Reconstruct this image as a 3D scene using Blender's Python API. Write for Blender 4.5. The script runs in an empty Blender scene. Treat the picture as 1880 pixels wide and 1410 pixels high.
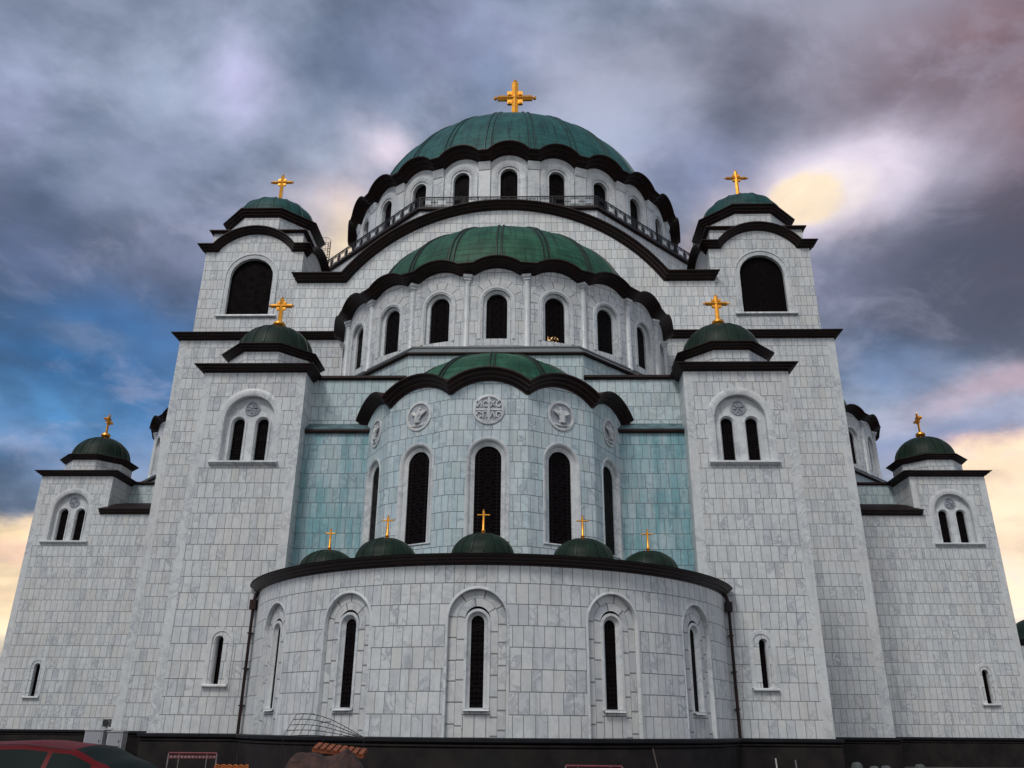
import bpy, bmesh, math, random
from mathutils import Vector, Matrix
from mathutils.geometry import delaunay_2d_cdt
random.seed(7)
PI = math.pi
S = bpy.context.scene
COL = S.collection
R = math.radians

# ------------------------------------------------------------------ camera
cam_d = bpy.data.cameras.new("camera"); cam = bpy.data.objects.new("camera", cam_d); COL.objects.link(cam)
CAM = Vector((2.47, 0.0, 1.65))
_t, _y, _r = R(22.427), R(1.694), R(0.496)
fxv = Vector((-math.sin(_y), math.cos(_y), 0)); rxv = Vector((math.cos(_y), math.sin(_y), 0)); uzv = Vector((0, 0, 1))
Fv = math.cos(_t)*fxv + math.sin(_t)*uzv; Uv = -math.sin(_t)*fxv + math.cos(_t)*uzv
Rv = math.cos(_r)*rxv + math.sin(_r)*Uv; Uv2 = -math.sin(_r)*rxv + math.cos(_r)*Uv
m = Matrix((Rv, Uv2, -Fv)).transposed().to_4x4(); m.translation = CAM
cam.matrix_world = m
cam_d.sensor_width = 36.0; cam_d.lens = 1531.73/1880*36.0
cam_d.clip_start = 0.1; cam_d.clip_end = 6000
S.camera = cam
S.render.resolution_x = 1024; S.render.resolution_y = 768
S.view_settings.view_transform = 'Standard'; S.view_settings.look = 'None'
S.view_settings.exposure = 0.0; S.view_settings.gamma = 1.0

def s2l(c):
    return tuple(((x/255)/12.92 if x/255 <= .04045 else ((x/255+.055)/1.055)**2.4) for x in c)

# ------------------------------------------------------------------ node helper
class NT:
    def __init__(s, tree): s.t = tree; s.n = tree.nodes; s.l = tree.links
    def new(s, typ, **kw):
        n = s.n.new(typ)
        for k, v in kw.items(): setattr(n, k, v)
        return n
    def put(s, sock, v):
        if v is None: return
        if hasattr(v, 'is_output'): s.l.new(v, sock)
        else:
            if isinstance(v, (tuple, list)) and len(v) == 3 and sock.type == 'RGBA': v = (*v, 1)
            sock.default_value = v
    def math(s, op, a, b=None, c=None, clamp=False):
        n = s.new('ShaderNodeMath', operation=op); n.use_clamp = clamp
        s.put(n.inputs[0], a); s.put(n.inputs[1], b)
        if c is not None: s.put(n.inputs[2], c)
        return n.outputs[0]
    def mix(s, f, a, b, mode='MIX'):
        n = s.new('ShaderNodeMix', data_type='RGBA', blend_type=mode)
        s.put(n.inputs[0], f); s.put(n.inputs[6], a); s.put(n.inputs[7], b)
        return n.outputs[2]
    def noise(s, vec, scale, detail=4, rough=.5, dist=0., dim='3D', w=None):
        n = s.new('ShaderNodeTexNoise', noise_dimensions=dim)
        if vec is not None: s.put(n.inputs['Vector'], vec)
        if w is not None: s.put(n.inputs['W'], w)
        n.inputs['Scale'].default_value = scale; n.inputs['Detail'].default_value = detail
        n.inputs['Roughness'].default_value = rough; n.inputs['Distortion'].default_value = dist
        return n
    def smooth(s, x, a, b, o0=0., o1=1.):
        n = s.new('ShaderNodeMapRange', interpolation_type='SMOOTHSTEP')
        s.put(n.inputs[0], x); s.put(n.inputs[1], a); s.put(n.inputs[2], b); s.put(n.inputs[3], o0); s.put(n.inputs[4], o1)
        return n.outputs[0]
    def xyz(s, v):
        n = s.new('ShaderNodeSeparateXYZ'); s.put(n.inputs[0], v); return n.outputs
    def cxyz(s, x, y, z=0.):
        n = s.new('ShaderNodeCombineXYZ'); s.put(n.inputs[0], x); s.put(n.inputs[1], y); s.put(n.inputs[2], z); return n.outputs[0]

# ------------------------------------------------------------------ world: broken dusk clouds over a clear sky
SUN_EL, SUN_AZ = R(50), R(207)           # azimuth from +Y clockwise: soft light from behind the viewer's left
W = bpy.data.worlds.new("World"); S.world = W; W.use_nodes = True
g = NT(W.node_tree); g.n.clear()
sky = g.new('ShaderNodeTexSky', sky_type='NISHITA'); sky.sun_disc = False
sky.sun_elevation = SUN_EL; sky.sun_rotation = SUN_AZ; sky.altitude = 100
tc = g.new('ShaderNodeTexCoord'); D = tc.outputs['Generated']
dx, dy, dz = g.xyz(D)
zz = g.math('ADD', g.math('MAXIMUM', dz, 0.0), 0.30)
plane = g.cxyz(g.math('DIVIDE', dx, zz), g.math('DIVIDE', dy, zz), 0.)
nw = g.noise(plane, 2.1, 7, .58)
nwx, nwy, nwz = g.xyz(nw.outputs['Color'])
az = g.math('ADD', g.math('ARCTAN2', dx, dy), g.math('MULTIPLY', g.math('SUBTRACT', nwx, .5), .30))
el = g.math('ADD', g.math('ARCSINE', dz), g.math('MULTIPLY', g.math('SUBTRACT', nwy, .5), .20))
n1 = g.noise(plane, 1.5, 7, .52, .35).outputs[0]
n2 = g.noise(plane, 3.6, 6, .55, .25).outputs[0]
nm = g.math('ADD', g.math('MULTIPLY', n1, .65), g.math('MULTIPLY', n2, .35))
n4 = g.noise(plane, 6.5, 6, .6, .5).outputs[0]
cl = g.smooth(nm, .41, .585)
cloud = g.mix(cl, s2l((102, 118, 142)), s2l((168, 180, 204)))
n3 = g.noise(plane, .9, 3, .5, .2).outputs[0]
cloud = g.mix(g.math('MULTIPLY', g.smooth(n3, .46, .68), .30), cloud, s2l((164, 146, 160)))
skyc = g.new('ShaderNodeMix', data_type='RGBA', blend_type='MULTIPLY'); g.put(skyc.inputs[0], 1.0)
g.put(skyc.inputs[6], sky.outputs[0]); g.put(skyc.inputs[7], (.10, .10, .10))
clear = skyc.outputs[2]
# clear gaps low in the west-facing half where the cloud deck opens
SKYBLOBS = []
def blob(col, a0, e0, sa, se, k, soft=True, src=None):
    """a lit or shaded bank of cloud at azimuth a0 / elevation e0 (degrees)"""
    qa = g.math('DIVIDE', g.math('SUBTRACT', az, R(a0)), R(sa)); qe = g.math('DIVIDE', g.math('SUBTRACT', el, R(e0)), R(se))
    d2 = g.math('ADD', g.math('MULTIPLY', qa, qa), g.math('MULTIPLY', qe, qe))
    msk = g.math('EXPONENT', g.math('MULTIPLY', d2, -1.0)) if soft else g.smooth(d2, 1.35, .45)
    msk = g.math('MULTIPLY', msk, g.smooth(nm, .30, .62, .42, 1.2), clamp=True)
    return g.math('MULTIPLY', msk, k), (src if src is not None else s2l(col))
def glow(c, col, a0, e0, sa, se, k, o=1.5, i=.3):
    wob = g.math('MULTIPLY', g.math('SUBTRACT', n4, .5), .05)
    qa = g.math('DIVIDE', g.math('SUBTRACT', g.math('ADD', g.math('ARCTAN2', dx, dy), wob), R(a0)), R(sa)); qe = g.math('DIVIDE', g.math('SUBTRACT', g.math('ADD', g.math('ARCSINE', dz), g.math('MULTIPLY', wob, .7)), R(e0)), R(se))
    return g.mix(g.math('MULTIPLY', g.smooth(g.math('ADD', g.math('MULTIPLY', qa, qa), g.math('MULTIPLY', qe, qe)), o, i), k), c, s2l(col))
def lay(c, *a, **kw):
    f, cc = blob(*a, **kw); return g.mix(f, c, cc)
c = cloud
c = lay(c, (36, 116, 180), -31, 21.5, 13, 5.4, 1.0)      # open blue sky low on the left
c = lay(c, (58, 106, 160), -28, 25, 10, 2.8, .7)
c = lay(c, (92, 154, 208), -32, 18.6, 6, 1.1, .6)
c = lay(c, (150, 164, 194), -30.5, 22.6, 3.4, .9, .55)
c = lay(c, (112, 134, 162), -29, 14.2, 9, 2.0, .55)
c = lay(c, (255, 226, 184), -34, 8.0, 8.4, 4.0, 1.0, soft=False)
c = lay(c, (226, 186, 170), -33, 9.0, 5, .7, .7)
c = lay(c, (255, 236, 205), -36, 3.0, 12, 4.0, 1.0)
c = lay(c, (98, 110, 142), -30, 34.5, 8, 3.0, .45)
c = lay(c, (120, 120, 150), -26, 29.5, 8, 3.2, .5)
c = lay(c, (88, 104, 138), -15.5, 42.0, 5.5, 2.8, .65)
c = lay(c, (192, 192, 228), -25.2, 40.0, 2.8, 2.6, .9)
c = lay(c, (184, 192, 230), -41., 32, 3.0, 4.4, .8)
c = lay(c, (150, 160, 206), -36.0, 27.2, 4, 2.2, .5)
c = lay(c, (228, 216, 232), -12.9, 38.0, 2.6, 1.5, .95)
c = lay(c, (222, 206, 226), -15.8, 33.4, 3.6, 2.6, .7)
c = lay(c, (255, 232, 200), -16.0, 30.8, 2.9, 3.4, 1.0)
c = lay(c, (160, 168, 206), -7, 45.5, 8, 3.0, .65)
c = lay(c, (118, 146, 186), -3, 43.2, 3, 1.8, .4)
c = lay(c, (122, 98, 106), 30, 38, 11, 7, .8)
c = lay(c, (150, 104, 104), 37, 33, 6, 9, .8)
c = lay(c, (134, 122, 134), 16, 43, 13, 4, .4)
c = lay(c, (150, 156, 192), 12, 36.4, 4, 2.6, .6)
c = lay(c, (106, 128, 170), 15, 35.4, 6, 1.5, .5)
c = lay(c, (106, 110, 138), 24.5, 27.5, 8, 3.4, .70)
c = lay(c, (100, 132, 176), 25.5, 23.0, 4.5, 1.7, .6)
c = lay(c, (214, 206, 230), 22.8, 33.3, 7.0, 2.6, 1.0)
c = lay(c, (238, 226, 238), 22.0, 33.5, 4.8, 2.2, 1.0)
c = glow(c, (226, 216, 232), 23.0, 33.2, 5.4, 2.5, .85, 1.9, .1)
c = glow(c, (246, 234, 232), 22.0, 33.1, 3.9, 1.9, .9, 1.5, .2)
c = glow(c, (255, 234, 206), 21.0, 33.0, 3.0, 1.6, 1.0, 1.3, .55)
c = lay(c, (250, 216, 200), 14.4, 30.4, 2.4, 3.0, .95)
c = lay(c, (210, 180, 192), 31.5, 20.3, 4.6, 1.3, .65)
c = lay(c, (134, 146, 182), 27.5, 17.8, 5, 1.2, .7)
c = lay(c, (222, 176, 180), 31, 16.2, 4, 1.0, .6)
c = lay(c, (255, 228, 198), 33.5, 11.6, 8.6, 5.3, 1.0, soft=False)
c = lay(c, (255, 238, 214), 34, 4, 12, 5, 1.0)
c = g.mix(g.math('MULTIPLY', g.smooth(n4, .32, .50, 1., 0.), .26), c, g.mix(.5, c, s2l((78, 92, 124))))
c = g.mix(g.smooth(nm, .47, .33, 0., .42), c, g.mix(.55, c, s2l((52, 66, 92))))
c = g.mix(g.math('MULTIPLY', g.smooth(n4, .50, .72), .28), c, s2l((196, 196, 222)))
ctr = g.smooth(nm, .36, .62, .70, 1.22)
c = g.mix(1.0, c, g.cxyz(ctr, ctr, ctr), 'MULTIPLY')
c = g.mix(g.smooth(dy, .15, -.45, 0., .75), c, s2l((204, 207, 209)))      # unseen sky behind the viewer, made paler to light the facade
cloud = g.mix(g.smooth(dz, -.02, -.10), c, (.07, .068, .065))
out = g.new('ShaderNodeBackground'); g.put(out.inputs[0], cloud); out.inputs[1].default_value = 1.0
wo = g.new('ShaderNodeOutputWorld'); g.l.new(out.outputs[0], wo.inputs[0])

# ------------------------------------------------------------------ sun (soft, through cloud)
sun_d = bpy.data.lights.new("sun", 'SUN'); sun = bpy.data.objects.new("sun", sun_d); COL.objects.link(sun)
sun_d.energy = 1.5; sun_d.angle = R(15); sun_d.color = (1.0, .965, .925)
sdir = Vector((math.sin(SUN_AZ)*math.cos(SUN_EL), math.cos(SUN_AZ)*math.cos(SUN_EL), math.sin(SUN_EL)))
sun.rotation_euler = (-sdir).to_track_quat('-Z', 'Y').to_euler()

# ------------------------------------------------------------------ materials
def mat(name):
    mt = bpy.data.materials.new(name); mt.use_nodes = True
    g = NT(mt.node_tree); b = g.n['Principled BSDF']
    return mt, g, b
def simple(name, col, rough=.6, metal=0., nscale=0., namt=.3, bump=0., spec=.5):
    mt, g, b = mat(name); b.inputs['Specular IOR Level'].default_value = spec
    b.inputs['Roughness'].default_value = rough; b.inputs['Metallic'].default_value = metal
    if nscale:
        tcn = g.new('ShaderNodeTexCoord').outputs['Object']
        n = g.noise(tcn, nscale, 5, .6).outputs[0]
        c = g.mix(g.smooth(n, .3, .7), tuple(x*(1-namt) for x in col), tuple(min(1, x*(1+namt)) for x in col))
        g.put(b.inputs['Base Color'], c)
        if bump:
            bn = g.new('ShaderNodeBump'); bn.inputs['Strength'].default_value = bump; bn.inputs['Distance'].default_value = .05
            g.put(bn.inputs['Height'], n); g.l.new(bn.outputs[0], b.inputs['Normal'])
    else: b.inputs['Base Color'].default_value = (*col, 1)
    return mt

PITCH, TILE = .885, .47
def marble(name, tiles=True, jw=1., light=(.70, .722, .732), dark=(.30, .33, .37), warm=(.675, .64, .60), shade_tint=None, veinamt=.55):
    mt, g, b = mat(name)
    b.inputs['Roughness'].default_value = .42
    obj = g.new('ShaderNodeTexCoord').outputs['Object']
    if tiles:
        uv = g.new('ShaderNodeTexCoord').outputs['UV']; u, v, _ = g.xyz(uv)
        vr = g.math('DIVIDE', v, PITCH); row = g.math('FLOOR', vr); fy = g.math('SUBTRACT', vr, row)
        hj = g.math('MULTIPLY', g.math('MINIMUM', fy, g.math('SUBTRACT', 1., fy)), PITCH)
        wn = g.new('ShaderNodeTexWhiteNoise', noise_dimensions='1D'); g.put(wn.inputs['W'], row)
        w = g.math('ADD', g.math('DIVIDE', u, TILE), g.math('MULTIPLY', wn.outputs[0], 517.))
        def vor(feat):
            n = g.new('ShaderNodeTexVoronoi', voronoi_dimensions='1D', feature=feat)
            g.put(n.inputs['W'], w); n.inputs['Scale'].default_value = 1.; n.inputs['Randomness'].default_value = .38
            return n
        vd = g.math('MULTIPLY', vor('DISTANCE_TO_EDGE').outputs['Distance'], TILE)
        cr, cg, cb = g.xyz(vor('F1').outputs['Color'])
        jh = g.smooth(hj, .011*jw, .023*jw, 1., 0.); jv = g.smooth(vd, .009*jw, .020*jw, 1., 0.)
        offs = g.cxyz(g.math('MULTIPLY', cr, 40.), g.math('MULTIPLY', cg, 40.), g.math('MULTIPLY', cb, 40.))
        va = g.new('ShaderNodeVectorMath', operation='ADD'); g.put(va.inputs[0], obj); g.put(va.inputs[1], offs)
        vc = va.outputs[0]
    else: vc = obj
    nv = g.noise(vc, 1.15, 6, .6, 1.1).outputs[0]
    vein = g.smooth(g.math('ABSOLUTE', g.math('SUBTRACT', nv, .5)), 0., .075, 1., 0.)
    fine = g.noise(vc, 3.4, 5, .6, .6).outputs[0]
    big = g.noise(obj, .16, 4, .6).outputs[0]
    c = g.mix(g.smooth(fine, .35, .72), light, tuple(a*.72+d*.28 for a, d in zip(light, dark)))
    patch = g.noise(vc, .55, 3, .5).outputs[0]
    vk = g.math('MULTIPLY', vein, g.math('MULTIPLY', g.smooth(patch, .40, .58), veinamt))
    if tiles: vk = g.math('MULTIPLY', vk, g.smooth(cb, .15, .85, .35, 1.5), clamp=True)
    c = g.mix(vk, c, dark)
    c = g.mix(g.smooth(big, .45, .70, 0., .38), c, warm)
    if tiles:
        c = g.mix(g.smooth(cr, .62, 1., 0., .42), c, tuple(x*.72 for x in light))
        c = g.mix(g.smooth(cg, .70, 1., 0., .42), c, tuple(x*.92 for x in warm))
        c = g.mix(g.smooth(cb, .72, 1., 0., .35), c, (.46, .50, .56))
    # rain streaks that run down the stone
    ox, oy, oz = g.xyz(obj)
    st = g.noise(g.cxyz(g.math('MULTIPLY', ox, 2.2), g.math('MULTIPLY', oy, 2.2), g.math('MULTIPLY', oz, .16)), 1., 5, .6).outputs[0]
    c = g.mix(g.smooth(st, .50, .78, 0., .5), c, (.30, .32, .33))
    blot = g.noise(obj, .42, 5, .65, .8).outputs[0]
    c = g.mix(g.smooth(blot, .52, .74, 0., .34), c, (.38, .41, .45))
    if shade_tint:
        sm = g.math('MULTIPLY', g.smooth(st, .30, .60, shade_tint[1]*.6, shade_tint[1]), g.smooth(big, .36, .60, .68, 1.08))  # teal shade tone multiplied into the stone colour, broken up by streak noise
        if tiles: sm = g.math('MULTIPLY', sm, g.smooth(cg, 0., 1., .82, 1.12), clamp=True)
        c = g.mix(sm, c, shade_tint[0], 'MULTIPLY')
    if tiles:
        c = g.mix(g.math('MULTIPLY', jv, .74), c, (.10, .10, .105)); c = g.mix(g.math('MULTIPLY', jh, .82), c, (.075, .072, .075))
        bn = g.new('ShaderNodeBump'); bn.inputs['Strength'].default_value = .5; bn.inputs['Distance'].default_value = .02
        hgt = g.math('SUBTRACT', g.math('MULTIPLY', fine, .15), g.math('MAXIMUM', jh, jv))
        hgt = g.math('ADD', hgt, g.math('MULTIPLY', cr, .08))
        g.put(bn.inputs['Height'], hgt); g.l.new(bn.outputs[0], b.inputs['Normal'])
    g.put(b.inputs['Base Color'], c)
    return mt
M = {}
M['tiles'] = marble('marble cladding')
M['teal'] = marble('shade tinted teal cladding', shade_tint=((.34, .66, .73), 1.0))  # shade of the recessed walls painted into the marble as teal
M['mild'] = marble('lightly shade tinted teal cladding', shade_tint=((.66, .93, .97), .62))  # weaker dose of the same painted teal shade
M['apse'] = marble('apse cladding', shade_tint=((.68, .93, 1.0), .68))  # apse faces carry some of the painted teal shade too
M['white'] = marble('gable cladding with painted light', light=(.83, .85, .855), dark=(.55, .58, .62))  # stronger light on the upper wall painted in as paler stone
M['vous'] = marble('voussoir stones', jw=1.25, light=(.66, .67, .67))
M['plain'] = marble('solid marble', tiles=False, veinamt=.55)
M['relief'] = simple('carved grey stone', (.34, .36, .40), .6, 0, 3., .25)
M['cornice'] = simple('dark brown copper', (.0215, .0075, .0068), .5, 0., 1.2, .4, spec=.3)
M['roofbrown'] = simple('brown sheet roof', (.012, .0045, .0045), .55, 0., 1., .3, spec=.25)
M['gold'] = simple('gilded metal', (.88, .38, .055), .38, 1., 3., .18)
M['lead'] = simple('weathered lead sheet', (.075, .135, .150), .6, 0, 1.5, .4)
M['iron'] = simple('black wrought iron', (.012, .013, .016), .5, .3)
M['plinth'] = simple('dark granite', (.0135, .0095, .0092), .6, 0, .9, .6, .15, spec=.25)
M['ledge'] = simple('dark polished ledge stone', (.0075, .0075, .0105), .5, 0, 1.5, .4, spec=.25)

def copper(name, c1, c2, dark, seam=.62):
    mt, g, b = mat(name)
    b.inputs['Roughness'].default_value = .55; b.inputs['Specular IOR Level'].default_value = .22
    uv = g.new('ShaderNodeTexCoord').outputs['UV']; u, v, _ = g.xyz(uv)
    obj = g.new('ShaderNodeTexCoord').outputs['Object']
    vs = g.math('DIVIDE', v, seam); fr = g.math('FRACT', vs); row = g.math('FLOOR', vs)
    sl = g.smooth(g.math('MINIMUM', fr, g.math('SUBTRACT', 1., fr)), .03, .09, 1., 0.)
    strk = g.noise(g.cxyz(g.math('MULTIPLY', u, 2.4), g.math('MULTIPLY', v, .22), 0.), 1., 6, .65, .3).outputs[0]
    hz = g.noise(g.cxyz(g.math('MULTIPLY', u, .25), g.math('MULTIPLY', v, 2.6), 3.), 1., 5, .6, .2).outputs[0]
    pt = g.noise(obj, .5, 6, .62, .4).outputs[0]
    c = g.mix(g.smooth(pt, .34, .66), c1, c2)
    c = g.mix(g.smooth(hz, .5, .75, 0., .45), c, tuple(x*1.7 for x in c2))
    c = g.mix(g.smooth(strk, .47, .70, 0., .85), c, dark)
    c = g.mix(g.math('MULTIPLY', sl, .55), c, dark)
    g.put(b.inputs['Base Color'], c)
    bn = g.new('ShaderNodeBump'); bn.inputs['Strength'].default_value = .35; bn.inputs['Distance'].default_value = .04
    g.put(bn.inputs['Height'], g.math('ADD', g.math('MULTIPLY', sl, 1.), g.math('MULTIPLY', hz, .6))); g.l.new(bn.outputs[0], b.inputs['Normal'])
    return mt
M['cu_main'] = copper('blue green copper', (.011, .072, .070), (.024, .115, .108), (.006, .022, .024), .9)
M['cu_cap'] = copper('darker blue green copper', (.009, .052, .050), (.018, .082, .076), (.005, .018, .019), .9)  # same copper in a darker tone, for the bell tower domes
M['cu_mid'] = copper('green copper', (.010, .062, .036), (.030, .118, .068), (.008, .020, .013), .55)
M['cu_small'] = copper('dark green copper', (.0035, .0135, .0068), (.006, .021, .011), (.0022, .005, .0032), 3.)
M['cu_seam'] = simple('copper seam', (.010, .048, .044), .5, .2, 2., .4)
M['cu_seam2'] = simple('dark copper seam', (.010, .022, .014), .5, .2, 2., .4)

def glass(name, style='rose', lit=False, cell=.62):
    mt, g, b = mat(name)
    b.inputs['Roughness'].default_value = .4; b.inputs['Specular IOR Level'].default_value = .03
    uv = g.new('ShaderNodeTexCoord').outputs['UV']; u, v, _ = g.xyz(uv)
    fv = g.math('SUBTRACT', g.math('FRACT', g.math('DIVIDE', v, cell)), .5)
    fu = g.math('DIVIDE', u, cell)
    r = g.math('SQRT', g.math('ADD', g.math('MULTIPLY', fu, fu), g.math('MULTIPLY', fv, fv)))
    ring1 = g.smooth(g.math('ABSOLUTE', g.math('SUBTRACT', r, .43)), .02, .05, 1., 0.)
    ring2 = g.smooth(g.math('ABSOLUTE', g.math('SUBTRACT', r, .22)), .02, .045, 1., 0.)
    pat = g.math('MAXIMUM', ring1, ring2)
    gx = g.smooth(g.math('ABSOLUTE', g.math('SUBTRACT', g.math('FRACT', g.math('MULTIPLY', u, 5.2)), .5)), .10, .18, 1., 0.)
    gy = g.smooth(g.math('ABSOLUTE', g.math('SUBTRACT', g.math('FRACT', g.math('MULTIPLY', v, 5.2)), .5)), .10, .18, 1., 0.)
    edge = g.smooth(g.math('ABSOLUTE', fu), .50, .56)
    pat = g.math('MAXIMUM', pat, g.math('MULTIPLY', edge, g.math('MAXIMUM', gx, gy)))
    if style == 'grid': pat = g.math('MAXIMUM', g.math('MULTIPLY', ring1, .6), g.math('MULTIPLY', g.math('MAXIMUM', gx, gy), .5))
    pn = g.noise(uv, 1.6, 3, .6).outputs[0]; b.inputs['Specular IOR Level'].default_value = .03; g.put(b.inputs['Roughness'], g.smooth(pn, .3, .7, .18, .5))
    c = g.mix(pat, (.0024, .0013, .0019), (.013, .0098, .0108))
    g.put(b.inputs['Base Color'], c)
    bn = g.new('ShaderNodeBump'); bn.inputs['Strength'].default_value = .6; bn.inputs['Distance'].default_value = .03
    g.put(bn.inputs['Height'], pat); g.l.new(bn.outputs[0], b.inputs['Normal'])
    if lit:
        band = g.math('MULTIPLY', g.smooth(v, .62, .5), g.smooth(g.math('ABSOLUTE', g.math('ADD', u, .12)), .42, .30))
        sp = g.noise(uv, 5.5, 2, .5).outputs[0]
        e = g.math('MULTIPLY', g.math('MULTIPLY', band, pat), g.smooth(sp, .42, .58))
        b.inputs['Emission Color'].default_value = (1., .62, .28, 1); g.put(b.inputs['Emission Strength'], g.math('MULTIPLY', e, 1.6))
    return mt
M['glass'] = glass('leaded window')
M['glass_lit'] = glass('leaded window with a lamp behind', lit=True)
M['glass_grid'] = glass('lattice window', 'grid', cell=.8)

# ------------------------------------------------------------------ mesh building
class Map:
    """flat (u, v, w) wall coordinates to world: w is the outward distance"""
    rot = 0.
    def fin(s, p):
        if s.rot:
            c, n = math.cos(s.rot), math.sin(s.rot); x, y = p[0], p[1]-YC
            return Vector((c*x-n*y, n*x+c*y+YC, p[2]))
        return p
class PM(Map):
    def __init__(s, ox, oy, a=0., rot=0.):
        s.o = (ox, oy); s.n = (math.sin(a), -math.cos(a)); s.t = (math.cos(a), math.sin(a)); s.rot = rot
    def __call__(s, u, v, w=0.):
        return s.fin(Vector((s.o[0]+s.t[0]*u+s.n[0]*w, s.o[1]+s.t[1]*u+s.n[1]*w, v)))
class CM(Map):
    def __init__(s, cx, cy, r, rot=0.): s.c = (cx, cy); s.r = r; s.rot = rot
    def __call__(s, u, v, w=0.):
        a = u/s.r; return s.fin(Vector((s.c[0]+(s.r+w)*math.sin(a), s.c[1]-(s.r+w)*math.cos(a), v)))
YC = 86.0
def rotp(p, rot):
    c, n = math.cos(rot), math.sin(rot); x, y = p[0], p[1]-YC
    return Vector((c*x-n*y, n*x+c*y+YC, p[2] if len(p) > 2 else 0.))

class MB:
    def __init__(s): s.v = []; s.f = []; s.uv = []; s.nv = 0
    def face(s, pts, uvs=None):
        i = len(s.v); s.v.extend(pts); s.f.append(tuple(range(i, i+len(pts))))
        s.uv.append(uvs if uvs else [(0., 0.)]*len(pts))
    def strip(s, A, B, ua=None, ub=None, closed=False):
        n = len(A)
        for i in range(n if closed else n-1):
            j = (i+1) % n
            s.face([A[i], A[j], B[j], B[i]], [ua[i], ua[j], ub[j], ub[i]] if ua else None)
    def build(s, name, mt, parent, smooth=35, merge=True, kind=None):
        me = bpy.data.meshes.new(name); off = OFF.get(parent, Vector())
        me.from_pydata([tuple(Vector(p)-off) for p in s.v], [], s.f)
        ul = me.uv_layers.new(name='UVMap'); k = 0
        flat = [c for f in s.uv for p in f for c in p]
        ul.data.foreach_set('uv', flat)
        bm = bmesh.new(); bm.from_mesh(me)
        if merge: bmesh.ops.remove_doubles(bm, verts=bm.verts, dist=.0008)
        bmesh.ops.dissolve_degenerate(bm, edges=bm.edges, dist=.0002)
        bmesh.ops.recalc_face_normals(bm, faces=bm.faces)
        bm.to_mesh(me); bm.free()
        if smooth:
            me.polygons.foreach_set('use_smooth', [True]*len(me.polygons)); me.set_sharp_from_angle(angle=R(smooth))
        me.materials.append(mt if not isinstance(mt, str) else M[mt])
        o = bpy.data.objects.new(name, me); COL.objects.link(o)
        if parent is not None: o.parent = parent
        OFF[o] = off
        if kind: o['kind'] = kind
        return o
    # ---- shapes
    def box(s, x0, x1, y0, y1, z0, z1, mtx=None):
        P = [Vector((x, y, z)) for z in (z0, z1) for y in (y0, y1) for x in (x0, x1)]
        if mtx: P = [mtx @ p for p in P]
        for q in ((0, 1, 5, 4), (1, 3, 7, 5), (3, 2, 6, 7), (2, 0, 4, 6), (4, 5, 7, 6), (0, 2, 3, 1)): s.face([P[i] for i in q])
    def tube(s, pts, r, n=6, cap=True, r2=None):
        pts = [Vector(p) for p in pts]; rings = []
        for i, p in enumerate(pts):
            d = (pts[min(i+1, len(pts)-1)]-pts[max(i-1, 0)]).normalized()
            a = d.orthogonal().normalized() if abs(d.z) > .99 else d.cross(Vector((0, 0, 1))).normalized()
            b = d.cross(a); rr = r if r2 is None else r+(r2-r)*i/(len(pts)-1)
            rings.append([p+a*rr*math.cos(2*PI*k/n)+b*rr*math.sin(2*PI*k/n) for k in range(n)])
        for A, B in zip(rings, rings[1:]): s.strip(A, B, closed=True)
        if cap: s.face(rings[0]); s.face(rings[-1])
    def sphere(s, c, r, n=12, sz=1.):
        rows = []
        for i in range(n//2+1):
            t = PI*i/(n//2); rows.append([Vector(c)+Vector((r*math.sin(t)*math.cos(2*PI*k/n), r*math.sin(t)*math.sin(2*PI*k/n), r*sz*math.cos(t))) for k in range(n)])
        for A, B in zip(rows, rows[1:]): s.strip(A, B, closed=True)
    def lathe(s, cx, cy, prof, n=24, a0=0., a1=2*PI, uvr=None, rot=0.):
        """prof: [(r, z)...]"""
        closed = abs(a1-a0-2*PI) < 1e-6; m_ = n if closed else n+1
        L = [0.]
        for (r0, z0), (r1, z1) in zip(prof, prof[1:]): L.append(L[-1]+math.hypot(r1-r0, z1-z0))
        rm = uvr or max(p[0] for p in prof)
        def P(r, z, a): 
            p = Vector((cx+r*math.sin(a), cy-r*math.cos(a), z)); return rotp(p, rot) if rot else p
        for i in range(len(prof)-1):
            for k in range(n):
                a, b = a0+(a1-a0)*k/n, a0+(a1-a0)*(k+1)/n
                s.face([P(*prof[i], a), P(*prof[i], b), P(*prof[i+1], b), P(*prof[i+1], a)],
                       [(a*rm, L[i]), (b*rm, L[i]), (b*rm, L[i+1]), (a*rm, L[i+1])])
    def wall(s, mp, outer, holes=(), du=0., uo=0., w=0.):
        vs, es = [], []
        for poly in [outer, *holes]:
            i0 = len(vs); vs += [Vector(p) for p in poly]; n = len(poly)
            es += [(i0+k, i0+(k+1) % n) for k in range(n)]
        u0, u1 = min(p[0] for p in outer), max(p[0] for p in outer); v0, v1 = min(p[1] for p in outer), max(p[1] for p in outer)
        if du:
            k = int((u1-u0)/du)
            for j in range(1, k):
                u = u0+(u1-u0)*j/k; i0 = len(vs); vs += [Vector((u, v0-.1)), Vector((u, v1+.1))]; es.append((i0, i0+1))
        V, _, Fc, _, _, _ = delaunay_2d_cdt(vs, es, [], 0, 1e-5)
        for f in Fc:
            cx = sum(V[i].x for i in f)/len(f); cy = sum(V[i].y for i in f)/len(f)
            if not inside((cx, cy), outer) or any(inside((cx, cy), h) for h in holes): continue
            s.face([mp(V[i].x, V[i].y, w) for i in f], [(V[i].x+uo, V[i].y-VB) for i in f])
    def reveal(s, mp, poly, w0, w1):
        A = [mp(u, v, w0) for u, v in poly]; B = [mp(u, v, w1) for u, v in poly]
        s.strip(A, B, closed=True)
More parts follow.
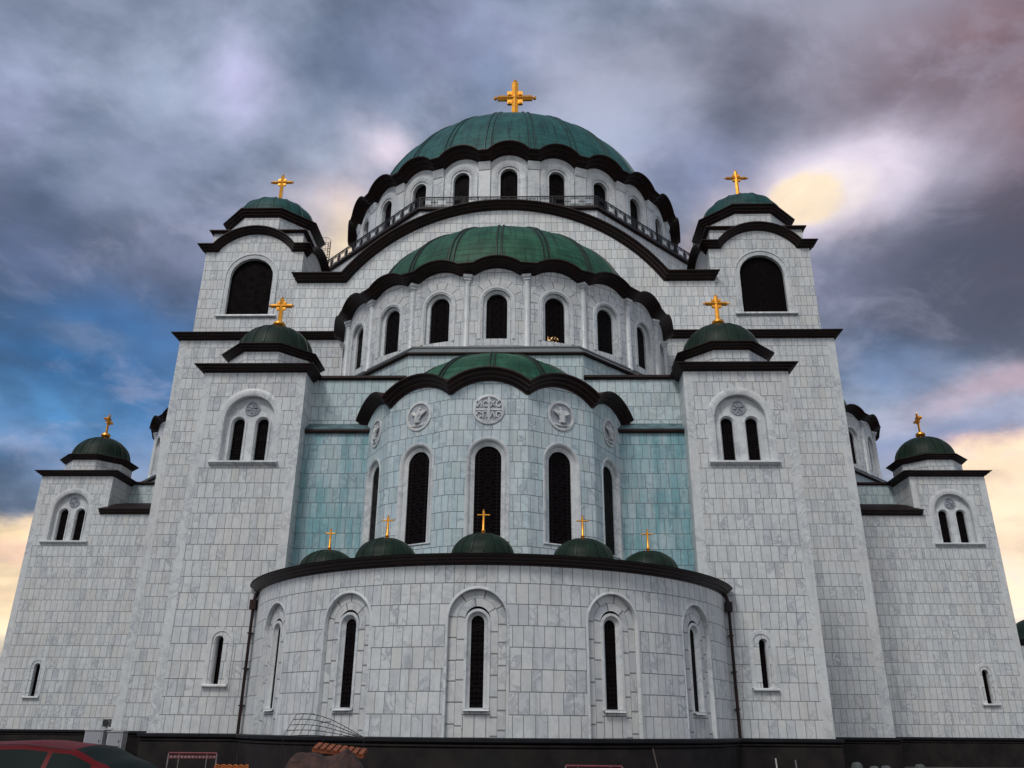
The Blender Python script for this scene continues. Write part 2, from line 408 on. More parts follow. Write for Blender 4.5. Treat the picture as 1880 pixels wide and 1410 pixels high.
    def band(s, mp, cu, v0, vs, r, prof, n=20, feet=True, uvf=None):
        """profile [(dr, w)...] carried round an open arch path; feet closes the lower ends"""
        paths = [arch(cu, v0, vs, r+dr, n) for dr, w in prof]
        rows = [[mp(u, v, prof[i][1]) for u, v in p] for i, p in enumerate(paths)]
        for i in range(len(rows)-1):
            ua = ub = None
            if uvf: ua = [uvf(r+prof[i][0], k, p) for k, p in enumerate(paths[i])]; ub = [uvf(r+prof[i+1][0], k, p) for k, p in enumerate(paths[i+1])]
            s.strip(rows[i], rows[i+1], ua, ub)
        if feet and len(rows) > 2:
            s.face([q[0] for q in rows]); s.face([q[-1] for q in rows])
    def sweep(s, mp, path, prof, caps=True, mitre=(0., 0.), up=False):
        """profile [(w, h)...] along path in (u, v); h goes along the left normal of the path"""
        n = len(path); N = []
        for i in range(n):
            d0 = Vector(path[i])-Vector(path[i-1]) if i else None; d1 = Vector(path[i+1])-Vector(path[i]) if i < n-1 else None
            d0 = d0.normalized() if d0 is not None and d0.length > 1e-9 else None; d1 = d1.normalized() if d1 is not None and d1.length > 1e-9 else None
            if d0 is None: d0 = d1
            if d1 is None: d1 = d0
            n0, n1 = Vector((-d0.y, d0.x)), Vector((-d1.y, d1.x)); mm = n0+n1
            if mm.length < .2: mm = n0
            mm.normalize(); k = 1/max(mm.dot(n0), .55); N.append(Vector((0, 1)) if up else mm*k)
        rows = []
        for w, h in prof:
            row = []
            for i, (u, v) in enumerate(path):
                uu = u + (-mitre[0]*w if i == 0 else mitre[1]*w if i == n-1 else 0.)
                row.append(mp(uu+N[i].x*h, v+N[i].y*h, w))
            rows.append(row)
        for A, B in zip(rows, rows[1:]): s.strip(A, B)
        if caps: s.face([r_[0] for r_ in rows]); s.face([r_[-1] for r_ in rows])
    def ringpoly(s, pts, z, prof, closed=True, rot=0.):
        """profile [(w, h)...] round a plan polygon, counter-clockwise order = outward to the right"""
        n = len(pts); N = []
        for i in range(n):
            a = Vector(pts[i])-Vector(pts[i-1]) if (closed or i) else None; b = Vector(pts[(i+1) % n])-Vector(pts[i]) if (closed or i < n-1) else None
            if a is None: a = b
            if b is None: b = a
            a, b = a.normalized(), b.normalized(); n0, n1 = Vector((a.y, -a.x)), Vector((b.y, -b.x))
            mm = (n0+n1).normalized(); N.append(mm/max(mm.dot(n0), .3))
        rows = []
        for w, h in prof:
            r_ = [Vector((p[0]+N[i].x*w, p[1]+N[i].y*w, z+h)) for i, p in enumerate(pts)]
            rows.append([rotp(p, rot) for p in r_] if rot else r_)
        for A, B in zip(rows, rows[1:]): s.strip(A, B, closed=closed)
        if not closed: s.face([r_[0] for r_ in rows]); s.face([r_[-1] for r_ in rows])
    def prism(s, pts, z0, z1, uo=0., rot=0., top=True):
        n = len(pts); P = [rotp((*p, 0), rot) if rot else Vector((*p, 0)) for p in pts]; u = uo
        for i in range(n):
            a, b = P[i], P[(i+1) % n]; L = (b-a).length
            s.face([Vector((a.x, a.y, z0)), Vector((b.x, b.y, z0)), Vector((b.x, b.y, z1)), Vector((a.x, a.y, z1))],
                   [(u, z0-VB), (u+L, z0-VB), (u+L, z1-VB), (u, z1-VB)]); u += L
        if top: s.face([Vector((p.x, p.y, z1)) for p in P])
VB = 1.27
OFF = {}
def inside(p, poly):
    x, y = p; c = False; j = len(poly)-1
    for i in range(len(poly)):
        (xi, yi), (xj, yj) = poly[i], poly[j]
        if (yi > y) != (yj > y) and x < (xj-xi)*(y-yi)/(yj-yi)+xi: c = not c
        j = i
    return c
def arch(cu, v0, vs, r, n=20):
    return [(cu-r, v0)]+[(cu-r*math.cos(PI*k/n), vs+r*math.sin(PI*k/n)) for k in range(n+1)]+[(cu+r, v0)]
def ngon(cx, cy, ap, n=8, ph=.5):
    r = ap/math.cos(PI/n)
    return [(cx+r*math.sin(2*PI*(k+ph)/n), cy-r*math.cos(2*PI*(k+ph)/n)) for k in range(n)]
def corn(Wd, H, steps=3):
    p = [(-.05, 0.)]
    for k in range(steps):
        w0, w1 = Wd*(.06+.94*k/steps), Wd*(.06+.94*(k+1)/steps); h0, h1 = H*(.02+.90*k/steps), H*(.02+.90*(k+1)/steps); d = h1-h0
        p += [(w0, h0), (w0, h0+d*.42), (w0+(w1-w0)*.25, h0+d*.62), (w0+(w1-w0)*.62, h0+d*.80)]
    p += [(Wd*.93, H*.92), (Wd, H*.93), (Wd, H*1.04), (-.05, H*1.10)]
    return p
def ell(Rr, z0, h, n=14, top=.02):
    return [(Rr*math.cos(PI/2*k/n) if k < n else top, z0+h*math.sin(PI/2*k/n)) for k in range(n+1)]
def flare(Rr, z0, h, e, n=12):
    p = [(Rr+e, z0), (Rr+e*.45, z0+h*.045), (Rr+e*.12, z0+h*.13)]
    p += [(Rr*math.cos(a), z0+h*.13+h*.87*math.sin(a)) for a in [PI/2*k/n for k in range(1, n)]]+[(.02, z0+h)]
    return p

# ------------------------------------------------------------------ ground
gm, gg, gb = mat('worn paving'); gb.inputs['Roughness'].default_value = .85
go = gg.new('ShaderNodeTexCoord').outputs['Object']
gn = gg.noise(go, .35, 6, .65).outputs[0]; gn2 = gg.noise(go, 9., 4, .7).outputs[0]
gc = gg.mix(gg.smooth(gn, .35, .65), (.035, .033, .032), (.075, .07, .066)); gc = gg.mix(gg.smooth(gn2, .4, .7, 0., .5), gc, (.07, .066, .06)); gg.put(gb.inputs['Base Color'], gc)
b = MB(); q = 3000.
gp = [(-q, 0.), (32., 0.), (41., -.72), (q, -.72)]      # the ground falls a little towards the church
for (y0, z0), (y1, z1) in zip(gp, gp[1:]): b.face([Vector((-q, y0, z0)), Vector((q, y0, z0)), Vector((q, y1, z1)), Vector((-q, y1, z1))])
b.build('ground', gm, None, 0, kind='structure')

# ------------------------------------------------------------------ the church
def thing(name, label, cat, loc=(0, 0, 0), group=None):
    o = bpy.data.objects.new(name, None); COL.objects.link(o); o.location = loc
    o['label'] = label; o['category'] = cat
    if group: o['group'] = group
    OFF[o] = Vector(loc); return o
CH = thing('church', 'huge white marble domed church with green copper domes and golden crosses', 'church', (0, YC, 0))
A, F, B0, B1 = 59.93, 46.0, 47.7, 47.1
HA = 26.0; SX0, SX1 = 11.32, 17.53; SC = (14.425, 49.1)

def window(mp, cu, v0, vs, r, prof, pane_w, mt='glass', sill=None, name='window', base=None, feet=True, n=20):
    """mouldings (profile from the opening outwards), the pane behind and an optional sill"""
    b = MB(); b.band(mp, cu, v0, vs, r, prof, n, feet)
    win = b.build(name, 'plain', CH, 50)
    p = MB(); poly = arch(cu, v0, vs, r, n); o = (cu, v0)
    i0 = [(u-cu, v-v0) for u, v in poly]
    p.face([mp(u, v, pane_w) for u, v in poly], i0)
    p.build('pane', mt, win, 0)
    if sill:
        hw, w1, hh = sill; s_ = MB()
        P = [(-.02 if prof[0][1] > -.2 else prof[0][1], 0.), (w1*.9, 0.), (w1, -.03), (w1, -hh*.7), (w1*.6, -hh), (-.02, -hh)]
        s_.sweep(mp, [(cu-hw, v0), (cu+hw, v0)], P); s_.build('sill', 'plain', win, 40)
    return win

# ---- crosses
def cross(parent, x, y, z0, z1, half, zc, t, kind, rot=0.):
    b = MB(); c = Vector((x, y, 0)); c = rotp(c, rot) if rot else c; mt = Matrix.Translation((c.x, c.y, 0)) @ Matrix.Rotation(rot, 4, 'Z')
    def bar(p0, p1, hw, hd):      # bar with a raised ridge front and back
        d = (p1-p0).normalized(); sd = Vector((d.z, 0, -d.x)); dp = Vector((0, 1, 0))
        sec = [sd*hw*.9, sd*hw+dp*hd*.35, dp*hd, -sd*hw+dp*hd*.35, -sd*hw*.9, -sd*hw-dp*hd*.35, -dp*hd, sd*hw-dp*hd*.35]
        r0 = [mt @ (p0+q) for q in sec]; r1 = [mt @ (p1+q) for q in sec]
        b.strip(r0, r1, closed=True); b.face(r0); b.face(r1)
    if kind == 'slim':
        b.lathe(c.x, c.y, [(t*2.6, z0), (t*2.8, z0+.06), (t*1.5, z0+.10), (t*2., z0+.17), (t*1.1, z0+.24), (t*1., z1-.05), (t*.55, z1-.04), (t*.7, z1), (.005, z1+.05)], 10)
        bar(Vector((-half, 0, zc)), Vector((half, 0, zc)), t*.55, t*.5)
        for sx in (-1, 1): b.sphere(mt @ Vector((sx*half, 0, zc)), t*.75, 8)
        return b.build('cross', 'gold', parent, 40)
    bar(Vector((0, 0, z0)), Vector((0, 0, z1)), t, t*.8)
    bar(Vector((-half, 0, zc)), Vector((half, 0, zc)), t*.98, t*.74)
    q = t*2.35
    for sx in (-1, 1):
        for sz in (-1, 1):
            b.box(sx*t*.9, sx*q, -t*.5, t*.5, zc+sz*t*.9, zc+sz*q, mt)
            b.box(sx*t*1.15, sx*q*.88, -t*.62, t*.62, zc+sz*t*1.15, zc+sz*q*.88, mt)
        b.sphere(mt @ Vector((sx*(half+t*.7), 0, zc)), t*.62, 8)
        b.tube([mt @ Vector((sx*half, 0, zc)), mt @ Vector((sx*(half+t*.3), 0, zc))], t*.3, 6)
    b.sphere((c.x, c.y, z1+t*.7), t*.6, 8); b.tube([(c.x, c.y, z1), (c.x, c.y, z1+t*.4)], t*.3, 6)
    if kind == 'ball':
        b.lathe(c.x, c.y, [(.24, z0-.62), (.30, z0-.58), (.20, z0-.52), (.36, z0-.40), (.42, z0-.25), (.36, z0-.10), (.16, z0), (.05, z0+.05)], 14)
    else:
        b.lathe(c.x, c.y, [(t*2.2, z0-.3), (t*2.2, z0-.1), (t*1.2, z0)], 10)
    return b.build('cross', 'gold', parent, 40)

def seams(parent, cx, cy, prof, angs, wd, ht, mt, rot=0., double=0., name='rib'):
    b = MB(); prof = [p for p in prof]
    for a0 in angs:
        for da in ((-double, double) if double else (0.,)):
            rows = []
            for i, (r, z) in enumerate(prof):
                r0, z0 = prof[max(i-1, 0)]; r1, z1 = prof[min(i+1, len(prof)-1)]
                d = math.hypot(r1-r0, z1-z0); nr, nz = (z1-z0)/d, -(r1-r0)/d
                a = a0 + (da/max(r, .5) if double else 0.)
                tx, ty = math.cos(a), math.sin(a); ox, oy = math.sin(a), -math.cos(a)
                rr = r
                q = []
                for tt, hh in ((-wd, -.02), (-wd*.55, ht), (wd*.55, ht), (wd, -.02)):
                    q.append(Vector((cx+ox*(rr+nr*hh)+tx*tt, cy+oy*(rr+nr*hh)+ty*tt, z+nz*hh)))
                rows.append([rotp(p, rot) for p in q] if rot else q)
            for Aq, Bq in zip(rows, rows[1:]): b.strip(Aq, Bq)
    return b.build(name, mt, parent, 40)

# ================= main block, gable wall and its barrel roof
b = MB(); b.wall(PM(0, A), [(-HA, VB), (HA, VB), (HA, 30.3), (-HA, 30.3)], uo=100)
for sx in (-1, 1):
    b.wall(PM(sx*HA, 0, sx*PI/2), [(60-.07, VB), (90, VB), (90, 30.3), (59.93, 30.3)] if sx > 0 else [(-90, VB), (-A, VB), (-A, 30.3), (-90, 30.3)], uo=31)
b.face([Vector((-HA, A, 30.5)), Vector((HA, A, 30.5)), Vector((HA, 112, 30.5)), Vector((-HA, 112, 30.5))])
b.build('main_wall', 'tiles', CH, 0)
for sx in (-1, 1):    # corner stones, one slab wide
    b = MB(); b.box(*sorted((sx*(HA-.62), sx*(HA+.012))), A-.012, A+.6, VB, 30.25); b.build('corner_strip', 'plain', CH, 0)
b = MB(); b.ringpoly([(-HA, 72), (-HA, A), (HA, A), (HA, 72)], 30.22, corn(.6, .52), False); b.build('cornice', 'cornice', CH, 40)

GR, GZ, GE, GH = 15.6, 42.35, 35.4, 17.1
ga = math.acos(1-(GZ-GE)/GR)
gpath = [(-GH, GE)]+[(GR*math.sin(a), GZ-GR+GR*math.cos(a)) for a in [-ga+2*ga*k/60 for k in range(61)]]+[(GH, GE)]
b = MB(); b.wall(PM(0, A, 0), [(-GH, 30.3), (GH, 30.3)]+[(u, v+.15) for u, v in reversed(gpath)], uo=7, w=.02)
b.build('gable_wall', 'white', CH, 0)
b = MB(); b.sweep(PM(0, A), gpath, corn(.74, .66, 3), True, (.5, .5)); b.build('gable_cornice', 'cornice', CH, 40)
b = MB()
for p0, p1 in zip(gpath, gpath[1:]):
    b.face([Vector((p0[0], A+.05, p0[1]+.69)), Vector((p1[0], A+.05, p1[1]+.69)), Vector((p1[0], 72, p1[1]+.69)), Vector((p0[0], 72, p0[1]+.69))])
b.build('barrel_roof', 'roofbrown', CH, 30)

# ================= bell towers
TX, TH = 20.98, 4.13; TY = A+TH
btr = 3.74; bth = math.asin(3.1/btr); BZ = 38.42; BA = 40.14
bpath = [(-TH, BZ), (-3.1, BZ)]+[(btr*math.sin(a), BA-btr+btr*math.cos(a)) for a in [-bth+2*bth*k/24 for k in range(1, 24)]]+[(3.1, BZ), (TH, BZ)]
def at_side(cx, cy, h, k, rot=0.):
    a = k*PI/2; return PM(cx+h*math.sin(a), cy-h*math.cos(a), a, rot)
for sx in (-1, 1):
    cx = sx*TX; b = MB(); op = arch(0, 32.5, 36.05, 1.78)
    for k in range(4):
        b.wall(at_side(cx, TY, TH, k), [(-TH, 30.4), (TH, 30.4)]+[(u, v+.1) for u, v in reversed(bpath)], [op], uo=11*k+sx*3)
    tw = b.build('bell_tower', 'tiles', CH, 0)
    b = MB()
    for k in range(4): b.sweep(at_side(cx, TY, TH, k), bpath, corn(.62, .54), False, (1, 1))
    b.build('cornice', 'cornice', tw, 40)
    b = MB(); hb = TH-.28; b.prism([(cx-hb, TY-hb), (cx+hb, TY-hb), (cx+hb, TY+hb), (cx-hb, TY+hb)], 38.3, 40.55); b.build('upper_block', 'tiles', tw, 0)
    b = MB(); b.ringpoly([(cx-hb, TY-hb), (cx+hb, TY-hb), (cx+hb, TY+hb), (cx-hb, TY+hb)], 40.45, [(-.3, 0), (.18, 0.), (.32, .12), (.32, .2), (-.5, .22)]); b.build('block_cornice', 'cornice', tw, 40)
    b = MB(); oc = ngon(cx, TY, 3.62); b.prism(oc, 40.5, 42.3); b.build('drum', 'tiles', tw, 0)
    b = MB(); b.ringpoly(oc, 42.15, corn(.55, .68)); b.build('drum_cornice', 'cornice', tw, 40)
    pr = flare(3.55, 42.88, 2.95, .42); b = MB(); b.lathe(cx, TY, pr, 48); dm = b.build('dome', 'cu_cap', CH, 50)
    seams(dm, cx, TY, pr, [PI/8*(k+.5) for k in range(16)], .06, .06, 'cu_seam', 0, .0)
    cross(dm, cx, TY, 45.9, 49.15, .90, 48.45, .15, 'plain')
    for k in range(4):
        if k == 2: continue
        window(at_side(cx, TY, TH, k), 0, 32.5, 36.05, 1.78, [(0, -.35), (0, -.02), (.14, .03), (.30, .03), (.34, .10), (.44, .10), (.48, .0)] if 1 else 0, -.34, 'glass_grid', (2.45, .2, .2), 'bell_window')

# ================= central drum, dome, terrace
OCT = ngon(0, YC, 20.); b = MB(); b.prism(OCT, 30.4, 46.55); b.build('drum_base', 'tiles', CH, 0)
b = MB(); b.ringpoly(OCT, 46.45, [(-.2, 0), (.1, 0), (.28, .12), (.28, .3), (-.2, .32)]); b.build('terrace_edge', 'cornice', CH, 40)
RD = 18.26; cm = CM(0, YC, RD); bay = R(15)*RD; NW = 24
PZ = 53.2; AZ = 54.12; ph_ = .62
def scal(bay, half, z0, z1, k, n=16):
    """one bay of an arched cornice line: flat over the pier, then a segmental arch"""
    c = bay*k; rr = (half**2+(z1-z0)**2)/(2*(z1-z0)); th = math.asin(half/rr)
    return [(c-bay/2, z0)]+[(c+rr*math.sin(a), z1-rr+rr*math.cos(a)) for a in [-th+2*th*j/n for j in range(n+1)]]
dpath = []
for k in range(-12, 12): dpath += scal(bay, bay/2-ph_*.75, PZ, AZ, k)
dpath.append((bay*11.5, PZ))
ops = [arch(bay*k, 46.9, 51.72, .84) for k in range(-7, 8)]
b = MB(); b.wall(cm, [(-bay*12.5, 46.5), (bay*11.5, 46.5)]+[(u, v+.1) for u, v in reversed(dpath)], ops, .5); b.build('drum_wall', 'plain', CH, 30)
b = MB(); b.sweep(cm, dpath, corn(1.28, .86, 3), False, up=True); b.build('dome_cornice', 'cornice', CH, 40)
for k in range(-7, 8):
    window(cm, bay*k, 46.9, 51.72, .84, [(0, -.42), (0, -.12), (.12, -.02), (.2, .0), (.24, .10), (.36, .12), (.44, .16), (.86, .17), (.92, .0)], -.40, 'glass', None, 'window', n=24)
for k in range(-8, 8):
    u = bay*(k+.5); b = MB()
    b.sweep(cm, [(u-.58, 46.6), (u+.58, 46.6)], [(-.05, 0), (.20, 0), (.20, 5.75), (.26, 5.8), (.30, 5.95), (.46, 6.62), (-.05, 6.66)]); b.build('pilaster', 'plain', CH, 20)
ZD, RDM, HD = 51.0, 18.05, 18.5
pr = [(RDM*math.cos(a), ZD+HD*math.sin(a)) for a in [PI/2*k/30 for k in range(3, 30)]]+[(.05, ZD+HD)]
b = MB()
nsub = 4; L = [0.]
for (r0, z0), (r1, z1) in zip(pr, pr[1:]): L.append(L[-1]+math.hypot(r1-r0, z1-z0))
def gore(r, z, t, k):       # each gore bulges slightly between its ribs
    a = R(15)*(k+.5+t); f = 1-.012*math.sin(PI*t)*0 - .010*(1-abs(2*t-1))*0; return Vector((r*f*math.sin(a), YC-r*f*math.cos(a), z))
b.lathe(0, YC, pr, 96, R(7.5), R(7.5)+2*PI)
MD = b.build('main_dome', 'cu_main', CH, 60)
seams(MD, 0, YC, pr, [R(15)*(k+.5) for k in range(24)], .10, .11, 'cu_seam', 0, .28)
b = MB(); b.lathe(0, YC, [(1.5, ZD+HD-.25), (1.5, ZD+HD+.3), (1.1, ZD+HD+.6), (.9, ZD+HD+1.2), (1.05, ZD+HD+1.6), (.5, ZD+HD+2.0)], 20); b.build('finial_base', 'gold', MD, 50)
cross(MD, 0, YC, ZD+HD+1.8, 79.8, 2.25, 77.3, .42, 'plain')

# terrace railing of fretwork panels
rl = MB(); ocr = ngon(0, YC, 20.1)
for i in (5, 6, 7, 0, 1):
    p0, p1 = Vector((*ocr[i-1], 0)), Vector((*ocr[i], 0)); d = p1-p0; Ln = d.length; nb = 12; d.normalize(); ang = math.atan2(d.y, d.x)
    for j in range(nb):
        s0, s1 = Ln*j/nb, Ln*(j+1)/nb; h0, h1 = 46.85, 47.9
        mt = Matrix.Translation((*p0.xy, 0)) @ Matrix.Rotation(ang, 4, 'Z')
        rl.box(s0-.04, s0+.04, -.04, .04, 46.7, 47.98, mt)
        rl.box(s0, s1, -.045, .045, 47.90, 47.98, mt); rl.box(s0, s1, -.03, .03, 46.84, 46.90, mt)
        wq = s1-s0; cxq = (s0+s1)/2; t_ = .022
        for q in (.20, .40): # nested fret rectangles broken by short bars
            rl.box(s0+wq*q*.5, s1-wq*q*.5, -.02, .02, h0+.55*q, h0+.55*q+.04, mt); rl.box(s0+wq*q*.5, s1-wq*q*.5, -.02, .02, h1-.55*q-.04, h1-.55*q, mt)
            rl.box(s0+wq*q*.5-t_, s0+wq*q*.5+t_, -.02, .02, h0+.55*q, h1-.55*q, mt); rl.box(s1-wq*q*.5-t_, s1-wq*q*.5+t_, -.02, .02, h0+.55*q, h1-.55*q, mt)
        rl.box(cxq-t_, cxq+t_, -.02, .02, h0, h0+.32, mt); rl.box(cxq-t_, cxq+t_, -.02, .02, h1-.32, h1, mt)
        rl.box(s0, s0+wq*.25, -.02, .02, h0+.5, h0+.54, mt); rl.box(s1-wq*.25, s1, -.02, .02, h0+.5, h0+.54, mt)
rl.build('railing', 'iron', CH, 0, merge=False)
for sx in (-1, 1):        # caged ladder up to the terrace
    b = MB(); x, y = sx*18.3, 75.4
    nx, ny = sx*.707, -.707
    for s_ in (-.25, .25): b.tube([(x+nx*1.0-ny*s_, y+ny*1.0+nx*s_, 42.0), (x+nx*1.0-ny*s_, y+ny*1.0+nx*s_, 48.6)], .035, 5)
    for j in range(20): b.tube([(x+nx-ny*-.25, y+ny+nx*-.25, 42.2+.33*j), (x+nx-ny*.25, y+ny+nx*.25, 42.2+.33*j)], .025, 5)
    for j in range(7):
        z = 44.2+.75*j; c_ = Vector((x+nx*1.45, y+ny*1.45, z)); b.tube([c_+Vector((.5*math.cos(t), .5*math.sin(t), 0)) for t in [2*PI*q/14 for q in range(15)]], .025, 4, False)
    for q in range(5):
        t = 2*PI*q/5; b.tube([(x+nx*1.45+.5*math.cos(t), y+ny*1.45+.5*math.sin(t), 44.2), (x+nx*1.45+.5*math.cos(t), y+ny*1.45+.5*math.sin(t), 48.7)], .02, 4)
    b.build('ladder_cage', 'iron', CH, 40)

# ================= the arms (east arm faces the viewer; north and south arms repeat it)
CY2, R2 = 60.9, 12.6; BAY2 = R(18)*R2
def arm(rot, front):
    wallm = 'teal' if front else 'tiles'
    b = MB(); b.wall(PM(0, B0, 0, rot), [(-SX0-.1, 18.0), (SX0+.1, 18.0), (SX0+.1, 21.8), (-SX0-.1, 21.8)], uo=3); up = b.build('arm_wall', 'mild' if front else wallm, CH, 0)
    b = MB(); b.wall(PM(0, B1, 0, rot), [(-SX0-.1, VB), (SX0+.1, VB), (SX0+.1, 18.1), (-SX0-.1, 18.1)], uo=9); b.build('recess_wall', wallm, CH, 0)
    for sx in (-1, 1):
        b = MB()
        b.wall(PM(sx*14.1, 0, sx*PI/2, rot), [(sx*50.-(0 if sx > 0 else 10.5), 18.), (sx*50.+(10.5 if sx > 0 else 0), 18.), (sx*50.+(10.5 if sx > 0 else 0), 21.8), (sx*50.-(0 if sx > 0 else 10.5), 21.8)])
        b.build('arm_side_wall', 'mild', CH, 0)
    b = MB(); b.face([rotp(p, rot) for p in ((-14.1, B0, 21.86), (14.1, B0, 21.86), (14.1, 60.5, 21.86), (-14.1, 60.5, 21.86))]); b.build('arm_roof', 'cu_small', CH, 0)
    for sx in (-1, 1):
        b = MB(); x0, x1 = sorted((sx*5.5, sx*(SX0+.05))); b.sweep(PM(0, B0, 0, rot), [(x0, 21.62), (x1, 21.62)], [(-.02, 0), (.08, 0), (.2, .1), (.2, .24), (-.02, .26)])
        b.build('eaves', 'cornice', CH, 0); b = MB()
        b.sweep(PM(sx*14.1, 0, sx*PI/2, rot), sorted([(sx*51.8, 21.62), (sx*60.4, 21.62)]), [(-.02, 0), (.08, 0), (.2, .1), (.2, .24), (-.02, .26)])
        b.build('eaves', 'cornice', CH, 0)
    mp = PM(0, B1, 0, rot)
    for sx in (-1, 1):
        b = MB(); x0, x1 = sorted((sx*7.0, sx*SX0)); b.sweep(mp, [(x0, 18.02), (x1, 18.02)], [(-.02, 0), (.1, 0), (.16, .07), (.16, .18), (-.6, .72), (-.62, 0)])
        b.build('ledge_roof', 'lead', CH, 0)
    for sx in (-1, 1):
        b = MB(); x0, x1 = sorted((sx*7.0, sx*SX0)); b.sweep(mp, [(x0, 17.92), (x1, 17.92)], [(-.02, 0), (.16, 0), (.2, .1), (.2, .2), (.1, .24)])
        b.build('ledge_edge', 'cornice', CH, 0)
    # podium under the conch
    pod = ngon(0, CY2, 13.212); b = MB(); b.prism(pod, 18.05, 23.3, rot=rot, top=False)
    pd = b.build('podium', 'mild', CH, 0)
    b = MB(); b.ringpoly(pod, 23.28, [(-.05, 0), (.10, 0), (.22, .06), (.22, .15), (.05, .18)], rot=rot); b.build('podium_cornice', 'cornice', pd, 0)
    b = MB(); pin = ngon(0, CY2, 12.7)
    for i in range(8):
        j = (i+1) % 8
        b.face([rotp((*pod[i], 23.46), rot), rotp((*pod[j], 23.46), rot), rotp((*pin[j], 24.05), rot), rotp((*pin[i], 24.05), rot)])
    b.ringpoly(pin, 24.0, [(.02, 0), (.10, .02), (.10, .12), (-.5, .18)], rot=rot)
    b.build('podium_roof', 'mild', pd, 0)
    # conch drum with eleven arched lights
    mp = CM(0, CY2, R2, rot); KK = range(-4, 5)
    z0, z1 = 29.43, 29.90; path = []
    for k in KK: path += scal(BAY2, BAY2/2-.50, z0, z1, k, 12)
    path.append((BAY2*4.5, z0))
    b = MB(); b.wall(mp, [(-BAY2*4.5, 23.6), (BAY2*4.5, 23.6)]+[(u, v+.1) for u, v in reversed(path)], [arch(BAY2*k, 24.75, 27.42, .92) for k in KK], .45, uo=2)
    cw = b.build('conch_wall', 'tiles', CH, 30)
    b = MB(); b.sweep(mp, path, corn(.86, .54, 4), True, up=True); b.build('conch_cornice', 'cornice', CH, 40)
    for k in KK:
        cwin = window(mp, BAY2*k, 24.75, 27.42, .70, [(0, -.40), (0, -.26), (.09, -.20), (.20, -.18), (.23, -.03), (.30, .0), (.32, .045), (.50, .05), (.54, .0)], -.385, 'glass_lit' if (front and k == 1) else 'glass', None, 'window', n=20)
        b = MB(); n = 18; t_ = [PI*q/n for q in range(n+1)]
        for j, (r0, r1) in enumerate(((1.24, 1.76),)):
            f_ = TILE/.66; ua = [(x*1.36*f_+k*7.3, PITCH*j) for x in t_]; ub = [(x*1.36*f_+k*7.3, PITCH*(j+1)) for x in t_]
            b.strip([mp(BAY2*k-r0*math.cos(x), 27.42+r0*math.sin(x), .006) for x in t_], [mp(BAY2*k-r1*math.cos(x), 27.42+r1*math.sin(x), .006) for x in t_], ua, ub)
        b.build('voussoirs', 'vous', cwin, 30)
    for k in range(-4, 6):
        u = BAY2*(k-.5); a = u/R2; c = Vector((R2*math.sin(a), CY2-R2*math.cos(a), 0)); c = rotp(c, rot) if rot else c
        b = MB(); b.lathe(c.x, c.y, [(.26, 24.0), (.26, 24.2), (.21, 24.3), (.21, 28.85)], 10); co = b.build('column', 'plain', CH, 50)
        b = MB(); zc = 28.82
        b.lathe(c.x, c.y, [(.21, zc), (.27, zc+.04), (.27, zc+.12), (.24, zc+.15), (.34, zc+.22), (.34, zc+.30), (.30, zc+.33), (.42, zc+.42), (.42, zc+.60), (.1, zc+.62)], 4, PI/4-a+ (0 if not rot else -rot), 2*PI+PI/4-a+(0 if not rot else -rot))
        b.build('capital', 'plain', co, 0)
    prc = [(12.7, 30.0)]+ell(11.0, 30.8, 7.9, 18)
    b = MB(); b.lathe(0, CY2, prc, 70, -R(95), R(95), rot=rot); dm = b.build('conch_dome', 'cu_mid', CH, 60)
    seams(dm, 0, CY2, prc[1:-1], [R(18)*k for k in range(-4, 5)], .085, .10, 'cu_seam2', rot, .17)

arm(0., True); arm(PI/2, False); arm(-PI/2, False)

# ================= small domed towers at the arm corners
def bifora(mp, cu):
    """twin light under one arch with a roundel"""
    b = MB(); r0 = 1.50; v0, vs = 15.85, 18.45
    b.band(mp, cu, v0, vs, r0, [(0, -.38), (0, -.01), (.03, .012), (.42, .012), (.44, 0.)], 24)
    hs = [arch(cu+s_*.72, v0, 18.28, .42, 14) for s_ in (-1, 1)]
    b.wall(mp, arch(cu, v0, vs, r0, 24), hs, w=-.36)
    win = b.build('twin_window', 'plain', CH, 40)
    b = MB()
    for s_ in (-1, 1): b.band(mp, cu+s_*.72, v0, 18.28, .34, [(0, -.62), (0, -.42), (.06, -.36), (.08, -.30), (.16, -.30), (.18, -.36)], 14)
    b.build('light_frame', 'plain', win, 40)
    for s_ in (-1, 1):
        p = MB(); poly = arch(cu+s_*.72, v0, 18.28, .36, 14); p.face([mp(u, v, -.6) for u, v in poly], [(u-cu-s_*.72, v-v0) for u, v in poly]); p.build('pane', 'glass_grid', win, 0)
    b = MB(); b.sweep(mp, [(cu-2.0, v0), (cu+2.0, v0)], [(-.36, 0), (.16, 0), (.24, -.05), (.24, -.13), (.14, -.16), (.10, -.24), (-.02, -.25)]); b.build('sill', 'plain', win, 40)
    b = MB(); rz = 19.22
    def circ(r_, w, n=28): return [mp(cu+r_*math.cos(2*PI*k/n), rz+r_*math.sin(2*PI*k/n), w) for k in range(n)]
    rows = [circ(.46, -.36), circ(.46, -.30), circ(.38, -.28), (circ(.36, -.34))]
    for P, Q in zip(rows, rows[1:]): b.strip(P, Q, closed=True)
    b.face(circ(.37, -.345))
    for k in range(6):
        t = PI*k/3+.2; 
        b.tube([mp(cu+.05*math.cos(t), rz+.05*math.sin(t), -.33), mp(cu+.20*math.cos(t+.15), rz+.20*math.sin(t+.15), -.30), mp(cu+.33*math.cos(t), rz+.33*math.sin(t), -.33)], .035, 5)
        b.sphere(mp(cu+.28*math.cos(t+.5), rz+.28*math.sin(t+.5), -.335), .05, 6)
    b.build('roundel', 'relief', win, 40)
